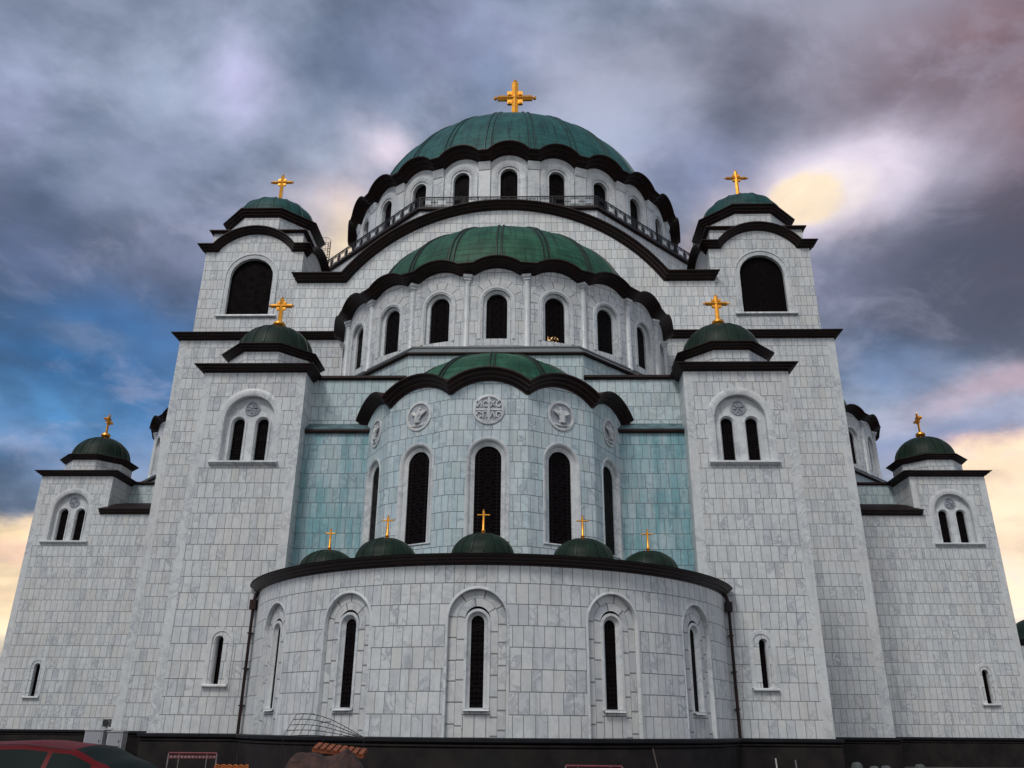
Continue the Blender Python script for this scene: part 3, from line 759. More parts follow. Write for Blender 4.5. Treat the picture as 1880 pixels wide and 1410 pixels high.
def slit(mp, cu):
    window(mp, cu, 3.66, 5.88, .23, [(0, -.4), (0, -.16), (.10, -.02), (.22, .0), (.24, .045), (.46, .045), (.48, 0.)], -.38, 'glass_grid', (.66, .2, .16), 'slit_window', n=12)
def side_tower(sx, rot):
    cx, cy = sx*SC[0], SC[1]; h = 3.105; b = MB(); hb = arch(0, 15.85, 18.45, 1.5, 24); hsl = arch(0, 3.66, 5.88, .24, 12)
    lat = 1 if sx > 0 else 3
    for k in range(4):
        deco = k in (0, lat)
        b.wall(at_side(cx, cy, h, k, rot), [(-h, VB), (h, VB), (h, 21.5), (-h, 21.5)], [hb, hsl] if deco else (), uo=5+13*k+sx*2)
    tw = b.build('side_tower', 'tiles', CH, 0)
    b = MB(); sq = [(cx-h, cy-h), (cx+h, cy-h), (cx+h, cy+h), (cx-h, cy+h)]
    b.ringpoly(sq, 21.41, corn(.52, .42), rot=rot); b.face([rotp((*p, 21.80), rot) for p in sq]); b.build('cornice', 'cornice', tw, 40)
    c_ = .012
    for i, (x, y) in enumerate(sq):
        b = MB()
        x0, x1 = (x-c_, x+.5) if x < cx else (x-.5, x+c_); y0, y1 = (y-c_, y+.5) if y < cy else (y-.5, y+c_)
        P = [rotp(p, rot) for p in ((x0, y0, 0), (x1, y0, 0), (x1, y1, 0), (x0, y1, 0))]
        b.prism([(p.x, p.y) for p in P], 18.6 if (y > cy and (x-cx)*sx > 0) else VB, 21.28); b.build('corner_strip', 'plain', tw, 0)
    oc = ngon(cx, cy, 2.55); b = MB(); b.prism(oc, 21.7, 23.15, rot=rot); b.build('drum', 'tiles', tw, 0)
    b = MB(); b.ringpoly(oc, 23.06, corn(.48, .42), rot=rot); b.build('drum_cornice', 'cornice', tw, 40)
    c = rotp((cx, cy, 0), rot); pr = flare(2.42, 23.5, 2.35, .48)
    b = MB(); b.lathe(c.x, c.y, pr, 40); dm = b.build('dome', 'cu_small' if not rot else 'cu_small', CH, 50)
    seams(dm, c.x, c.y, pr[2:-1], [2*PI*k/20 for k in range(20)], .035, .05, 'cu_seam2')
    cross(dm, cx, cy, 26.42, 28.12, .70, 27.6, .13, 'ball', rot)
    bifora(at_side(cx, cy, h, 0, rot), 0); slit(at_side(cx, cy, h, 0, rot), -.1*sx)
    bifora(at_side(cx, cy, h, lat, rot), 0); slit(at_side(cx, cy, h, lat, rot), 0)
    # low side aisle behind the tower, with a curved hipped roof
    b = MB(); x = sx*SX1; L0, L1 = 52.22, 60.3
    b.wall(PM(x, 0, sx*PI/2, rot), [(sx*L0, VB), (sx*L1, VB), (sx*L1, 18.2), (sx*L0, 18.2)] if sx > 0 else [(-L1, VB), (-L0, VB), (-L0, 18.2), (-L1, 18.2)], uo=17)
    b.build('aisle_wall', 'tiles', tw, 0)
    b = MB(); path = [(51.65*sx, 18.1), (60.2*sx, 18.1)]; path.sort()
    b.sweep(PM(x, 0, sx*PI/2, rot), path, corn(.45, .42, 2)); b.build('aisle_cornice', 'cornice', tw, 40)
    b = MB(); ns, nt = 14, 8; rows = []
    for i in range(ns+1):
        yy = 51.62+(60.2-51.62)*(i/ns)**1.6; row = []
        for j in range(nt+1):
            t = j/nt; e = min(1., (yy-51.62)/2.1); gg_ = 1-(1-e)**2.2 if e < 1 else 1.
            zz_ = 18.52+1.25*min(math.sin(t*PI/2)**.9, gg_*1.0)
            row.append(rotp((sx*(SX1+.42-(SX1+.42-14.1)*t), yy, zz_), rot))
        rows.append(row)
    for P, Q in zip(rows, rows[1:]): b.strip(P, Q)
    b.build('aisle_roof', 'roofbrown', tw, 40)
for sx in (-1, 1): side_tower(sx, 0.)
side_tower(1, -PI/2); side_tower(-1, PI/2)

# ================= the apse: five scalloped faces with carved roundels
YO, AP = 49.72, 7.8; HW = AP*math.tan(R(15))
FAC = [-2, -1, 0, 1, 2]
fpath = []
rise = .80; fr = (1.98**2+rise**2)/(2*rise); fth = math.asin(1.98/fr); CZ = 18.32
fp1 = [(-HW, CZ)]+[(fr*math.sin(a), CZ+rise-fr+fr*math.cos(a)) for a in [-fth+2*fth*k/20 for k in range(21)]]+[(HW, CZ)]
for k in FAC:
    mp = PM(AP*math.sin(R(30*k)), YO-AP*math.cos(R(30*k)), R(30*k)); b = MB()
    b.wall(mp, [(-HW, 8.3), (HW, 8.3)]+[(u, v+.12) for u, v in reversed(fp1)], [arch(0, 10.42, 14.78, 1.02, 24)], uo=4.18*k+1.1)
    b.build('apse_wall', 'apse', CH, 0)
    window(mp, 0, 10.42, 14.78, .70, [(0, -.27), (0, -.21), (.08, -.18), (.14, -.13), (.20, -.12), (.24, -.04), (.30, .0), (.33, .03), (.44, .03), (.46, 0.)], -.26, 'glass', (1.16, .06, .09), 'apse_window', n=24)
b = MB()
full = []
for k in FAC:
    mp = PM(AP*math.sin(R(30*k)), YO-AP*math.cos(R(30*k)), R(30*k))
    prof = corn(.62, .62, 3); n = len(fp1); rows = []
    for w, h in prof:
        row = []
        for i, (u, v) in enumerate(fp1):
            i0, i1 = max(i-1, 0), min(i+1, n-1); d = Vector((fp1[i1][0]-fp1[i0][0], fp1[i1][1]-fp1[i0][1])).normalized()
            nu, nv = -d.y, d.x
            if i in (0, n-1): nu, nv = 0., 1.
            uu = u+nu*h
            lim = HW+w*math.tan(R(15)); uu = max(-lim, min(lim, uu+(w*math.tan(R(15))*(1 if u > 0 else -1) if i in (0, n-1) else 0.)))
            row.append(mp(uu, v+nv*h, w))
        rows.append(row)
    for P, Q in zip(rows, rows[1:]): b.strip(P, Q)
b.build('apse_cornice', 'cornice', CH, 40)
pra = [(7.7, 18.55)]+ell(6.45, 18.75, 4.8, 16)
b = MB(); b.lathe(0, YO, pra, 60, -R(90), R(90)); adm = b.build('apse_dome', 'cu_mid', CH, 60)
seams(adm, 0, YO, pra[:-1], [R(30*k) for k in range(-2, 3)], .07, .10, 'cu_seam2', 0, .13)

# ---- carved roundels
def roundel(k, kind):
    mp = PM(AP*math.sin(R(30*k)), YO-AP*math.cos(R(30*k)), R(30*k)); cz = 17.48; b = MB(); n = 40
    def circ(r_, w): return [mp(r_*math.cos(2*PI*j/n), cz+r_*math.sin(2*PI*j/n), w) for j in range(n)]
    rows = [circ(.86, 0.), circ(.86, .055), circ(.80, .07), circ(.72, .07), circ(.69, .0)]
    for P, Q in zip(rows, rows[1:]): b.strip(P, Q, closed=True)
    med = b.build('medallion', 'plain', CH, 40)
    b = MB(); b.face(circ(.70, .006)); b.build('medallion_field', 'relief', med, 0)
    b = MB(); rr = random.Random(k+20)
    def T(pts, r_, r2=None): b.tube([mp(u, cz+v, w) for u, v, w in pts], r_, 6, True, r2)
    if kind == 'cross':
        for x0, x1, y0, y1 in ((-.70, .70, -.055, .055), (-.06, .06, -.70, .055-.11), (-.06, .06, .055, .70)):
            P = [mp(x, cz+y, w) for w in (0., .05) for y in (y0, y1) for x in (x0, x1)]
            for q in ((4, 5, 7, 6), (0, 1, 5, 4), (1, 3, 7, 5), (3, 2, 6, 7), (2, 0, 4, 6)): b.face([P[i] for i in q])
        b.build('relief', 'plain', med, 0)
        for txt, x, y in (('ИС', -.36, .15), ('ХС', .36, .15), ('СП', -.36, -.45), ('АС', .36, -.45)):
            cu = bpy.data.curves.new('t', 'FONT'); cu.body = txt; cu.size = .46; cu.align_x = 'CENTER'; cu.extrude = .05; cu.offset = .010
            to = bpy.data.objects.new('t', cu); COL.objects.link(to); bpy.context.view_layer.update()
            me = to.evaluated_get(bpy.context.evaluated_depsgraph_get()).to_mesh(); l = MB()
            for f in me.polygons: l.face([mp(x+me.vertices[i].co.x, cz+y+me.vertices[i].co.y, .02+me.vertices[i].co.z) for i in f.vertices])
            bpy.data.objects.remove(to); bpy.data.curves.remove(cu)
            l.build('letters', 'plain', med, 0)
        T([(-.5, .56, .03), (-.36, .60, .05), (-.22, .55, .03)], .025); T([(.5, .56, .03), (.36, .60, .05), (.22, .55, .03)], .025)
    else:
        sg = -1 if k < 0 else 1
        # a winged creature: body, raised wings of layered feathers, ground line
        T([(.05*sg, -.38, .05), (.02*sg, -.10, .12), (-.02*sg, .12, .13), (-.08*sg, .30, .09)], .20, .10)
        b.sphere(mp(-.10*sg, cz+.36, .10), .105, 8)
        T([(-.10*sg, .37, .12), (-.24*sg, .34, .08)], .05, .012)
        for wing in (-1, 1):
            for j in range(6):
                a0 = R(28+14*j); L_ = .60-.035*j
                sx_, sy_ = wing*.10, -.02-.03*j
                T([(sx_, sy_, .08), (sx_+wing*L_*.55*math.cos(a0)*.9, sy_+L_*.55*math.sin(a0)*.8, .10-.006*j), (sx_+wing*L_*.80*math.cos(a0*1.18), sy_+L_*math.sin(a0)*.95, .05)], .080, .035)
        for j in range(4): T([(.04*sg+.05*(j-1.5), -.30, .07), (.06*sg+.11*(j-1.5), -.52, .04)], .045, .02)
        for j in range(7):
            x = -.42+.14*j; b.sphere(mp(x, cz-.50-.05*math.cos(x*3), .03), .07+rr.random()*.03, 6)
        b.build('relief', 'plain', med, 50)
for k, kd in zip(FAC, ('beast', 'bird', 'cross', 'bird', 'beast')): roundel(k, kd)

# ================= low ring round the apse
RR = 13.085; rm = CM(0, YO, RR); ra = math.acos((YO-F)/RR); U1 = ra*RR
WN = [0., R(26.9), -R(26.9), R(51.2), -R(51.2)]
nich = [arch(a*RR, VB, 5.95, 1.26, 24) for a in WN]
b = MB(); b.wall(rm, [(-U1-.05, VB), (U1+.05, VB), (U1+.05, 8.4), (-U1-.05, 8.4)], nich, .5, uo=.12); b.build('ring_wall', 'tiles', CH, 30)
for a in WN:
    cu = a*RR; b = MB()
    b.band(rm, cu, VB, 5.95, 1.26, [(0, -.24), (0, -.015), (.012, .012), (.10, .012), (.115, 0.)], 24)
    nw_ = b.build('niche', 'plain', CH, 40)
    b = MB(); n = 24
    def uvf(r_, kk, p):
        row = 0 if r_ < .93 else 1
        s_ = (p[1]-VB) if kk == 0 else (4.68+(kk-1)/n*PI*.93 if kk <= n+1 else 4.68*2+PI*.93)
        return s_
    for j, (r0, r1) in enumerate(((.55, .90), (.90, 1.26))):
        pa, pb = arch(cu, VB, 5.95, r0, n), arch(cu, VB, 5.95, r1, n)
        def sub(p):          # split the straight jambs so that joints follow the stones
            lo = [(p[0][0], p[0][1]+(p[1][1]-p[0][1])*q/8) for q in range(8)]; hi = [(p[-1][0], p[-2][1]+(p[-1][1]-p[-2][1])*q/8) for q in range(1, 9)]
            return lo+p[1:-1]+hi
        pa, pb = sub(pa), sub(pb); s_ = [0.]
        for q in range(1, len(pb)): s_.append(s_[-1]+(math.dist(pa[q], pa[q-1])+math.dist(pb[q], pb[q-1]))/2)
        f_ = TILE/.86
        ua = [(x*f_+j*50+a*9, PITCH*(j+.0)) for x in s_]; ub = [(x*f_+j*50+a*9, PITCH*(j+1.)) for x in s_]
        b.strip([rm(u, v, -.22) for u, v in pa], [rm(u, v, -.22) for u, v in pb], ua, ub)
    b.wall(rm, [(cu-.6, VB), (cu+.6, VB), (cu+.6, 2.32), (cu-.6, 2.32)], uo=.3, w=-.216)
    b.build('niche_lining', 'vous', nw_, 0)
    window(rm, cu, 2.42, 5.84, .29, [(0, -.40), (0, -.36), (.13, -.26), (.16, -.17), (.27, -.17), (.28, -.23)], -.385, 'glass_grid', (.56, -.14, .12), 'ring_window', n=16)
b = MB(); N_ = 72
b.sweep(rm, [(-U1-.04+(2*U1+.08)*k/N_, 8.22) for k in range(N_+1)], corn(.50, .42, 3)); b.build('ring_cornice', 'cornice', CH, 40)
b = MB(); b.lathe(0, YO, [(RR+.55, 8.66), (RR-1, 8.9), (AP-.3, 9.6)], 72, -ra, ra); b.build('ring_roof', 'cu_small', CH, 40)
for a in (0., R(27.4), -R(27.4), R(53.2), -R(53.2)):
    x, y = 10.4*math.sin(a), YO-10.4*math.cos(a); pr = flare(1.46, 8.95, 1.22, .06)
    b = MB(); b.lathe(x, y, pr, 32); dm = b.build('small_dome', 'cu_small', CH, 60)
    seams(dm, x, y, pr[2:-1], [2*PI*k/16+.1 for k in range(16)], .03, .04, 'cu_seam2')
    cross(dm, x, y, 10.15, 11.33, .27, 11.09, .055, 'slim')
for sx in (-1, 1):
    b = MB(); x, y = sx*12.72, 45.72; xt = sx*12.72
    b.tube([(x, y, VB-.02), (x, y, 7.5)], .085, 8); b.box(x-.17, x+.17, y-.16, y+.16, 7.45, 7.95); b.tube([(x, y, 7.9), (x-sx*.1, y+.05, 8.3)], .10, 8)
    for z in (2.6, 4.4, 6.2): b.box(x-.12, x+.12, y-.10, y+.25, z, z+.06)
    b.build('downpipe', 'cornice', CH, 40)

# ================= dark plinth following the whole outline
pl = []
N_ = 40
right = [(SX1, F), (SX1, A), (HA, A), (HA, 86-SX1), (40.0, 86-SX1), (40.0, 86-SX0), (40., 100.)]
for k in range(N_+1):
    a = -ra+2*ra*k/N_; pl.append((RR*math.sin(a), YO-RR*math.cos(a)))
pl = [(-x, y) for x, y in reversed(right)]+pl+right
b = MB(); b.ringpoly(pl, 0., [(.22, -1.), (.22, .86), (.18, .90), (.26, .95), (.26, 1.02), (.16, 1.05)], False); PLN = b.build('plinth', 'plinth', CH, 30)
b = MB(); b.ringpoly(pl, 0., [(.12, 1.03), (.30, 1.08), (.34, 1.13), (.34, 1.25), (.30, 1.28), (-.1, 1.29)], False); b.build('plinth_ledge', 'ledge', PLN, 30)
pm2 = CM(0, YO, RR+.225)
for a, hw, tp in ((.6/RR, .95, .66), (-R(66), .42, .62)):
    b = MB(); cu = a*RR; pts = [(cu-hw, -.1)]+[(cu+hw*math.cos(PI-PI*j/12), tp-.5+.5*math.sin(PI*j/12)) for j in range(13)]+[(cu+hw, -.1)]
    b.wall(pm2, pts, w=.012); b.build('cellar_opening', simple('black cellar opening', (.004, .003, .003), .8), PLN, 0)

# ------------------------------------------------------------------ foreground
def mtx(x, y, z=0., a=0.): return Matrix.Translation((x, y, z)) @ Matrix.Rotation(a, 4, 'Z')
def solo(o, label, cat, group=None):
    o['label'] = label; o['category'] = cat
    if group: o['group'] = group
    return o
def lerp_tab(tab, x):
    for (x0, *a), (x1, *b_) in zip(tab, tab[1:]):
        if x <= x1: 
            t = max(0., (x-x0)/(x1-x0)); t = t*t*(3-2*t)*.5+t*.5
            return [p+(q-p)*t for p, q in zip(a, b_)]
    return list(tab[-1][1:])
def car(x, y, a):
    t = thing('car', 'small red hatchback parked at the left edge with its windscreen turned right', 'car', (x, y, 0)); T = mtx(x, y, 0, a)
    paint, pg, pb = mat('red car paint'); pb.inputs['Base Color'].default_value = (.13, .005, .006, 1); pb.inputs['Roughness'].default_value = .5; pb.inputs['Specular IOR Level'].default_value = .15
    go_ = pg.new('ShaderNodeTexCoord').outputs['Object']; dn = pg.noise(go_, 3., 6, .65).outputs[0]
    pg.put(pb.inputs['Base Color'], pg.mix(pg.smooth(dn, .4, .75, 0., .45), (.11, .004, .005), (.085, .016, .013)))
    gl, _, gbb = mat('car glass'); gbb.inputs['Base Color'].default_value = (.007, .014, .013, 1); gbb.inputs['Roughness'].default_value = .5; gbb.inputs['Specular IOR Level'].default_value = .05
    trim = simple('black rubber trim', (.008, .008, .009), .6); tyre = simple('tyre rubber', (.012, .012, .012), .8); rim = simple('alloy rim', (.45, .45, .46), .35, .9)
    #      x     beltz  beltw  topz  topw  sill  
    tab = [(-2.0, .60, .72, .62, .55, .32), (-1.92, .88, .78, .92, .62, .24), (-1.80, .95, .81, 1.06, .62, .20), (-1.45, .96, .835, 1.35, .57, .18), (-.9, .94, .85, 1.425, .585, .17), (-.3, .92, .855, 1.445, .59, .17),
           (.20, .90, .855, 1.40, .575, .17), (.55, .89, .85, 1.26, .60, .17), (1.05, .885, .83, .96, .70, .18), (1.25, .875, .82, .91, .70, .18), (1.7, .80, .78, .83, .64, .2), (1.95, .64, .70, .68, .52, .24), (2.05, .50, .62, .52, .48, .32)]
    N = 84; xs = [-2.0+4.05*i/N for i in range(N+1)]
    body, wind, rear = MB(), MB(), MB(); sides = {}
    def sect(x_):
        bz, bw, tz, tw_, sl = lerp_tab(tab, x_)
        q = [(bw*.94, sl), (bw*1.0, sl+.10), (bw*1.02, (sl+bz)*.52), (bw*1.01, bz-.06), (bw, bz)]
        for k in (.06, .35, .65, .93): q.append((bw+(tw_-bw)*(k**1.25), bz+(tz-bz)*k))
        q += [(tw_*.985, bz+(tz-bz)*.985), (tw_*.90, tz+.012), (tw_*.6, tz+.03), (tw_*.3, tz+.042), (0., tz+.046)]
        return q
    for i in range(N):
        xm = (xs[i]+xs[i+1])/2; A_, B_ = sect(xs[i]), sect(xs[i+1])
        for sg in (-1, 1):
            for j in range(len(A_)-1):
                P = [T @ Vector((xs[i], sg*A_[j][0], A_[j][1])), T @ Vector((xs[i+1], sg*B_[j][0], B_[j][1])), T @ Vector((xs[i+1], sg*B_[j+1][0], B_[j+1][1])), T @ Vector((xs[i], sg*A_[j+1][0], A_[j+1][1]))]
                tgt = body
                if 5 <= j <= 7:
                    for wi, (w0, w1) in enumerate(((-1.42, -.92), (-.84, -.02), (.04, .80-.75*(j-5)*.22))):
                        if w0 < xm < w1: tgt = sides.setdefault((sg, wi), MB())
                if j >= 9 and .22 < xm < 1.06 and j >= 10: tgt = wind
                if j >= 10 and -1.86 < xm < -1.47: tgt = rear
                tgt.face(P)
    bo = body.build('body', paint, t, 40)
    for sd_ in sides.values(): sd_.build('side_window', gl, t, 40)
    wind.build('windscreen', gl, t, 40); rear.build('rear_window', gl, t, 40)
    for sg in (-1, 1):
        for xw in (-1.25, 1.28):
            w_ = MB(); c = Vector((xw, sg*.80, .31)); pr_ = [(.19, -.10), (.29, -.10), (.31, -.06), (.31, .06), (.29, .10), (.19, .10)]
            rows = [[T @ (c+Vector((r_*math.cos(q), w, r_*math.sin(q)))) for q in [2*PI*k/28 for k in range(28)]] for r_, w in pr_]
            for P, Q in zip(rows, rows[1:]): w_.strip(P, Q, closed=True)
            wo_ = w_.build('wheel', tyre, t, 40); r2 = MB(); rows = [[T @ (c+Vector((r_*math.cos(q), sg*w, r_*math.sin(q)))) for q in [2*PI*k/28 for k in range(28)]] for r_, w in ((.20, .09), (.17, .07), (.06, .085), (.0, .09))]
            for P, Q in zip(rows, rows[1:]): r2.strip(P, Q, closed=True)
            r2.build('rim', rim, wo_, 40)
        mr = MB(); mr.sphere(T @ Vector((.62, sg*.97, 1.03)), .10, 10, .75); mr.tube([T @ Vector((.62, sg*.84, .97)), T @ Vector((.62, sg*.95, 1.0))], .03, 6); mr.build('mirror', paint, t, 60)
        hl = MB(); hl.sphere(T @ Vector((1.86, sg*.56, .70)), .13, 12, .7); hl.build('headlight', simple('headlight lens', (.6, .62, .64), .1), t, 60)
        dh = MB(); dh.tube([T @ Vector((-.30, sg*.885, .86)), T @ Vector((-.12, sg*.885, .86))], .02, 6); dh.build('door_handle', paint, t, 60)
        ru = MB(); ru.tube([T @ Vector((-1.4, sg*.575, 1.362)), T @ Vector((-.9, sg*.592, 1.438)), T @ Vector((-.3, sg*.597, 1.458)), T @ Vector((.2, sg*.582, 1.412))], .005, 5); ru.build('roof_strip', trim, t, 60)
    ae = MB(); ae.tube([T @ Vector((-1.2, 0, 1.43)), T @ Vector((-1.22, 0, 1.53))], .012, 5); ae.build('aerial', trim, t, 60)
car(-2.62, 10.0, R(2))

def barrier(x, y, a, h, label):
    t = thing('barrier', label, 'barrier', (x, y, 0), None); T = mtx(x, y, 0, a); w = .74
    red = simple('faded red paint', (.15, .020, .027), .55, 0, 6., .3); wh = simple('dirty white paint', (.24, .20, .20), .6, 0, 6., .3)
    b = MB(); b.tube([T @ Vector((-w, 0, h)), T @ Vector((w, 0, h))], .028, 8); b.build('top_rail', red, t, 60)
    for k in range(13):
        b = MB(); b.box(-w+.06+.11*k, -w+.12+.11*k, -.015, .015, h-.13, h-.08, T); b.build('dash', wh, t, 0)
    b = MB(); b.box(-w, w, -.012, .012, h-.15, h-.06, T); b.build('board', red, t, 0)
    for sx in (-1, 1):
        b = MB(); b.tube([T @ Vector((sx*w, 0, h)), T @ Vector((sx*w*1.02, 0, .03))], .022, 6); b.tube([T @ Vector((sx*w*1.02, -.3, .03)), T @ Vector((sx*w*1.02, .3, .03))], .022, 6); b.build('leg', wh, t, 60)
    for sx in (-.42, .44):
        b = MB(); b.tube([T @ Vector((sx, 0, h)), T @ Vector((sx, 0, .1))], .014, 6); b.build('post', wh, t, 60)
    b = MB(); b.tube([T @ Vector((-.45+.09*k, .02, h-.62-.22*math.sin(PI*k/10)+.15)) for k in range(11)], .012, 5); b.build('wire', wh, t, 60)
barrier(-8.15, 28, R(3), .86, 'red topped metal barrier with a hanging wire, left of the brown pile')
barrier(4.0, 24.2, R(-2), .745, 'low red and white barrier by the cellar wall right of centre')

# orange safety netting
ora = simple('orange plastic net', (.45, .11, .010), .6, 0, 5., .3)
b = MB()
def net(x, z): return Vector((x, 24.+.08*math.sin(x*3), z))
for k in range(34):
    x = -6.05+.95*k/33; top = .66+.045*abs(math.sin(k*.55))
    b.tube([net(x, top), net(x+.01, .05)], .008, 4)
for j in range(12):
    b.tube([net(-6.05+.95*k/33, .08+j*.052+.045*abs(math.sin(k*.55))*(j/11)) for k in range(34)], .014 if j == 11 else .008, 4)
solo(b.build('safety_net', ora, None, 0, merge=False), 'bright orange safety netting at the foot of the picture', 'netting')
b = MB()
for x in (-6.06, -5.09): b.tube([(x, 24.05, -.05), (x, 24.05, .74)], .02, 6)
so = b.build('stake', 'iron', bpy.data.objects['safety_net'], 40)

# tarpaulin covered pile
b = MB(); rr = random.Random(3); nu, nv = 44, 16; rows = []
from mathutils import noise as mnz
for i in range(nu+1):
    s_ = i/nu; x = -4.35+2.2*s_; row = []
    e = min(1., min(s_, 1-s_)/.13); e = math.sqrt(max(0., 1-(1-e)**2))
    hh = (.95+.025*math.sin(s_*9)+.12*math.exp(-((s_-.74)/.11)**2))*e**.5 if e > 0 else 0.
    hh *= (1-.35*max(0, s_-.75)/.25)
    for j in range(nv+1):
        a = PI*j/nv; yy = 25.0-.75*math.cos(a)*(.5+.5*e); z = hh*math.sin(a)**.55 if 0 < j < nv else 0.
        d = mnz.fractal(Vector((x*1.6, yy*2.2+z, z*9)), .7, 2.1, 6)*.12
        row.append(Vector((x+d*.3, yy-d*abs(math.cos(a)), max(0., z*(1+d*.4)-.04*abs(math.sin(z*16+s_*3))*abs(math.cos(a))))))
    rows.append(row)
for P, Q in zip(rows, rows[1:]): b.strip(P, Q)
solo(b.build('covered_pile', simple('brown tarpaulin', (.042, .017, .012), .8, 0, 3.5, .6, .7), None, 60), 'lumpy brown tarpaulin covered pile in front of the round apse', 'pile')
# pallet of orange boards on top of a stack
t = thing('pallet', 'tilted pallet of orange wooden slats above the tarpaulin pile', 'pallet', (-3.2, 26.3, 0))
wd = simple('orange timber', (.22, .055, .016), .7, 0, 4., .4)
T = Matrix.Translation((-3.2, 26.3, 1.05)) @ Matrix.Rotation(R(4), 4, 'Z') @ Matrix.Rotation(R(6.5), 4, 'Y') @ Matrix.Rotation(R(9), 4, 'X')
for k in range(8):
    b = MB(); x = -.66+.187*k; b.box(x-.062, x+.062, -.42, .42, 0, .03, T); b.build('slat', wd, t, 0)
for y in (-.36, 0, .36):
    b = MB(); b.box(-.74, .74, y-.045, y+.045, -.085, -.004, T); b.build('bearer', wd, t, 0)
for k in range(3):      # bricks stacked under the pallet
    b = MB()
    for j in range(5): b.box(-.62+.45*k-.16, -.62+.45*k+.16, -.3, .3, -1.03+.19*j, -1.03+.19*j+.175, Matrix.Translation((-3.1, 26.3, 1.02)))
    b.build('block_stack', simple('brown block', (.07, .035, .028), .8, 0, 5., .4), t, 0)
# welded mesh panel bent over
b = MB()
def mesh_pt(s_, t_): return Vector((-5.15+2.25*s_+.55*(1-t_)*(1-s_)*-.55, 28.2+.25*t_, 1.36+.66*t_*(1-s_**1.8)+.04*math.sin(s_*5)))
for i in range(11): b.tube([mesh_pt(i/10., j/8.) for j in range(9)], .009, 4)
for j in range(5): b.tube([mesh_pt(i/24., j/4.) for i in range(25)], .011, 4)
for s_ in (.0, .5, 1.): b.tube([mesh_pt(s_, 0), Vector((mesh_pt(s_, 0).x, 28.5, 0.))], .014, 4)
solo(b.build('wire_mesh', simple('rusty reinforcing wire', (.035, .024, .022), .7, .3), None, 0, merge=False), 'bent panel of welded reinforcing wire leaning before the ring wall', 'wire mesh')
# leaning pole
b = MB(); b.tube([(5.93, 27., 1.13), (6.1, 26.6, 0.)], .018, 6); solo(b.build('pole', simple('bare wood pole', (.09, .06, .05), .7), None, 40), 'thin bare pole leaning right of the middle of the plinth', 'pole')
# survey marker poles
for x, y, h, lab, col in ((9.5, 27, .90, 'white and red striped marker pole before the right wall', (.45, .05, .04)), (10.07, 27, .86, 'plain grey marker pole beside the striped one', (.16, .15, .15))):
    t = thing('marker_pole', lab, 'marker pole', (x, y, 0)); b = MB(); b.tube([(x+.02, y, .45), (x, y, h)], .022, 8); b.build('upper_tube', simple('white marker paint', (.5, .46, .44), .6) if col[0] > .3 else simple('grey paint', col, .6), t, 40)
    b = MB(); b.tube([(x+.06, y, 0), (x+.02, y, .45)], .035, 8, True, .022); b.lathe(x+.06, y, [(.13, 0.), (.13, .04), (.04, .07)], 12); b.build('lower_tube', simple('marker paint', col, .6), t, 40)
# white sacks and a board at the foot of the right wall
sk = simple('white woven sack', (.07, .078, .078), .8, 0, 5., .2, .3)
sp = ((18.1, 45., .99, 'upright white sack, leftmost of the heap by the right tower'), (18.95, 45.1, .82, 'shortest white sack, in the middle of the heap by the right tower'), (19.45, 44.9, .85, 'slumped white sack, right of the shortest one'), (21.2, 45.2, .92, 'lone white sack far right of the heap'))
for x, y, h, lab in sp:
    b = MB(); rows = []
    for i in range(9):
        a = PI*i/8; rows.append([Vector((x+(.30+.05*math.sin(3*q))*math.sin(a)**.6*math.cos(q), y+.24*math.sin(a)**.6*math.sin(q), -.73+h*.5-h*.5*math.cos(a)+.02*math.sin(5*q+i))) for q in [2*PI*k/14 for k in range(14)]])
    for P, Q in zip(rows, rows[1:]): b.strip(P, Q, closed=True)
    solo(b.build('sack', sk, None, 60), lab, 'sack', 'white sacks by the right wall')
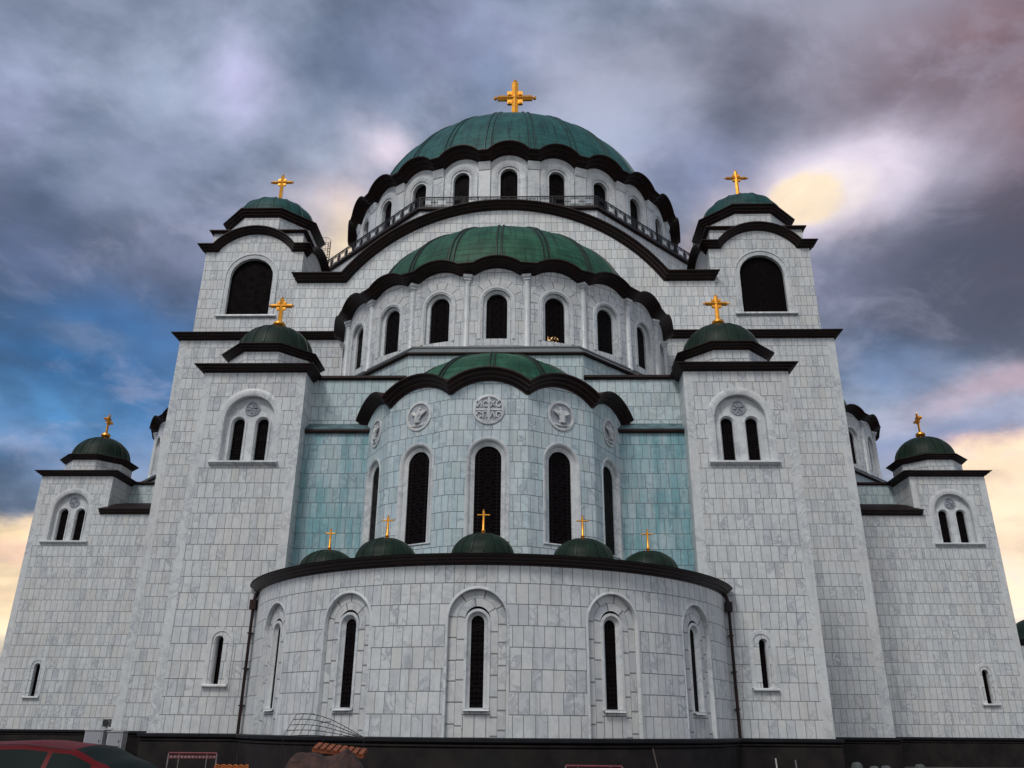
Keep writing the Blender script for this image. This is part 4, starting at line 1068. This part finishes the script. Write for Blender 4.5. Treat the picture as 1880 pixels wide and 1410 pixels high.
# grey cabinets against the left wall, with a floodlight on top
cg = simple('light grey painted metal', (.40, .40, .43), .5, 0, 2., .15)
for x0, x1, zt, lab in ((-26.75, -25.55, 1.30, 'wide grey utility cabinet, the left of two by the corner of the church'), (-25.25, -24.25, 1.22, 'narrower grey utility cabinet, the right of two by the corner of the church')):
    t = thing('utility_cabinet', lab, 'cabinet', ((x0+x1)/2, 58.2, -.72)); b = MB(); b.box(x0, x1, 57.9, 58.6, -.72, zt); b.box(x0-.05, x1+.05, 57.84, 58.65, zt+.002, zt+.05); b.build('cabinet_body', cg, t, 0)
    b = MB(); b.box(x0+.08, x1-.08, 57.87, 57.897, .15, zt-.1); b.build('door', simple('grey door', (.33, .33, .37), .5), t, 0)
    b = MB(); b.box(x1-.2, x1-.16, 57.84, 57.868, .6, .75); b.build('handle', 'iron', t, 0)
t = thing('floodlight', 'small grey floodlight on the utility cabinets, aimed at the wall', 'floodlight', (-25.5, 58.2, 1.36))
b = MB(); b.box(-25.95, -25.15, 58.05, 58.35, 1.36, 1.42); b.tube([(-25.55, 58.2, 1.42), (-25.55, 58.2, 1.55)], .05, 6); b.build('bracket', cg, t, 0)
b = MB(); b.box(-25.78, -25.32, 58.0, 58.3, 1.52, 2.0); b.build('housing', simple('grey green housing', (.13, .14, .13), .5), t, 0)
b = MB(); b.lathe(-25.55, 0, [(.0, 0.), (.17, 0.), (.19, .03)], 16)
ln = MB()
for f, uvs in zip(b.f, b.uv): ln.face([Vector((b.v[i].x, 57.985-b.v[i].z, 1.78+b.v[i].y)) for i in f])
ln.build('lens', simple('dark lens', (.02, .025, .025), .15), t, 40)

# small domed chapel far off to the right
t = thing('chapel', 'small far chapel with a green dome, just past the right edge of the church', 'chapel', (67.6, 112, 0))
b = MB(); b.prism([(60.2, 112), (75, 112), (75, 126), (60.2, 126)] if 0 else [(64.2, 112), (78, 112), (78, 126), (64.2, 126)], 0, 8.5); b.build('wall', 'tiles', t, 0)
oc = ngon(68.9, 115.5, 3.9, 8); b = MB(); b.prism(oc, 8.5, 12.1); b.build('drum', 'plain', t, 0)
b = MB(); b.ringpoly(oc, 12.0, corn(.6, .8)); b.build('drum_cornice', simple('blackened cornice', (.012, .016, .014), .5), t, 40)
for k in range(8):
    mp = at_side(68.9, 115.5, 3.9, k*.5); w_ = MB(); w_.wall(mp, arch(0, 9.2, 11.6, .5, 12), w=.02); w_.build('window', 'glass', t, 0)
b = MB(); b.lathe(68.9, 115.5, flare(3.9, 12.8, 3.0, .45), 40); dm = b.build('dome', 'cu_small', t, 60)
b = MB(); b.ringpoly([(64.2, 112), (78, 112), (78, 126), (64.2, 126)], 8.4, corn(.5, .5)); b.build('eaves', 'cornice', t, 40)
cross(dm, 68.9, 115.5, 15.8, 17.3, .4, 16.8, .09, 'plain')
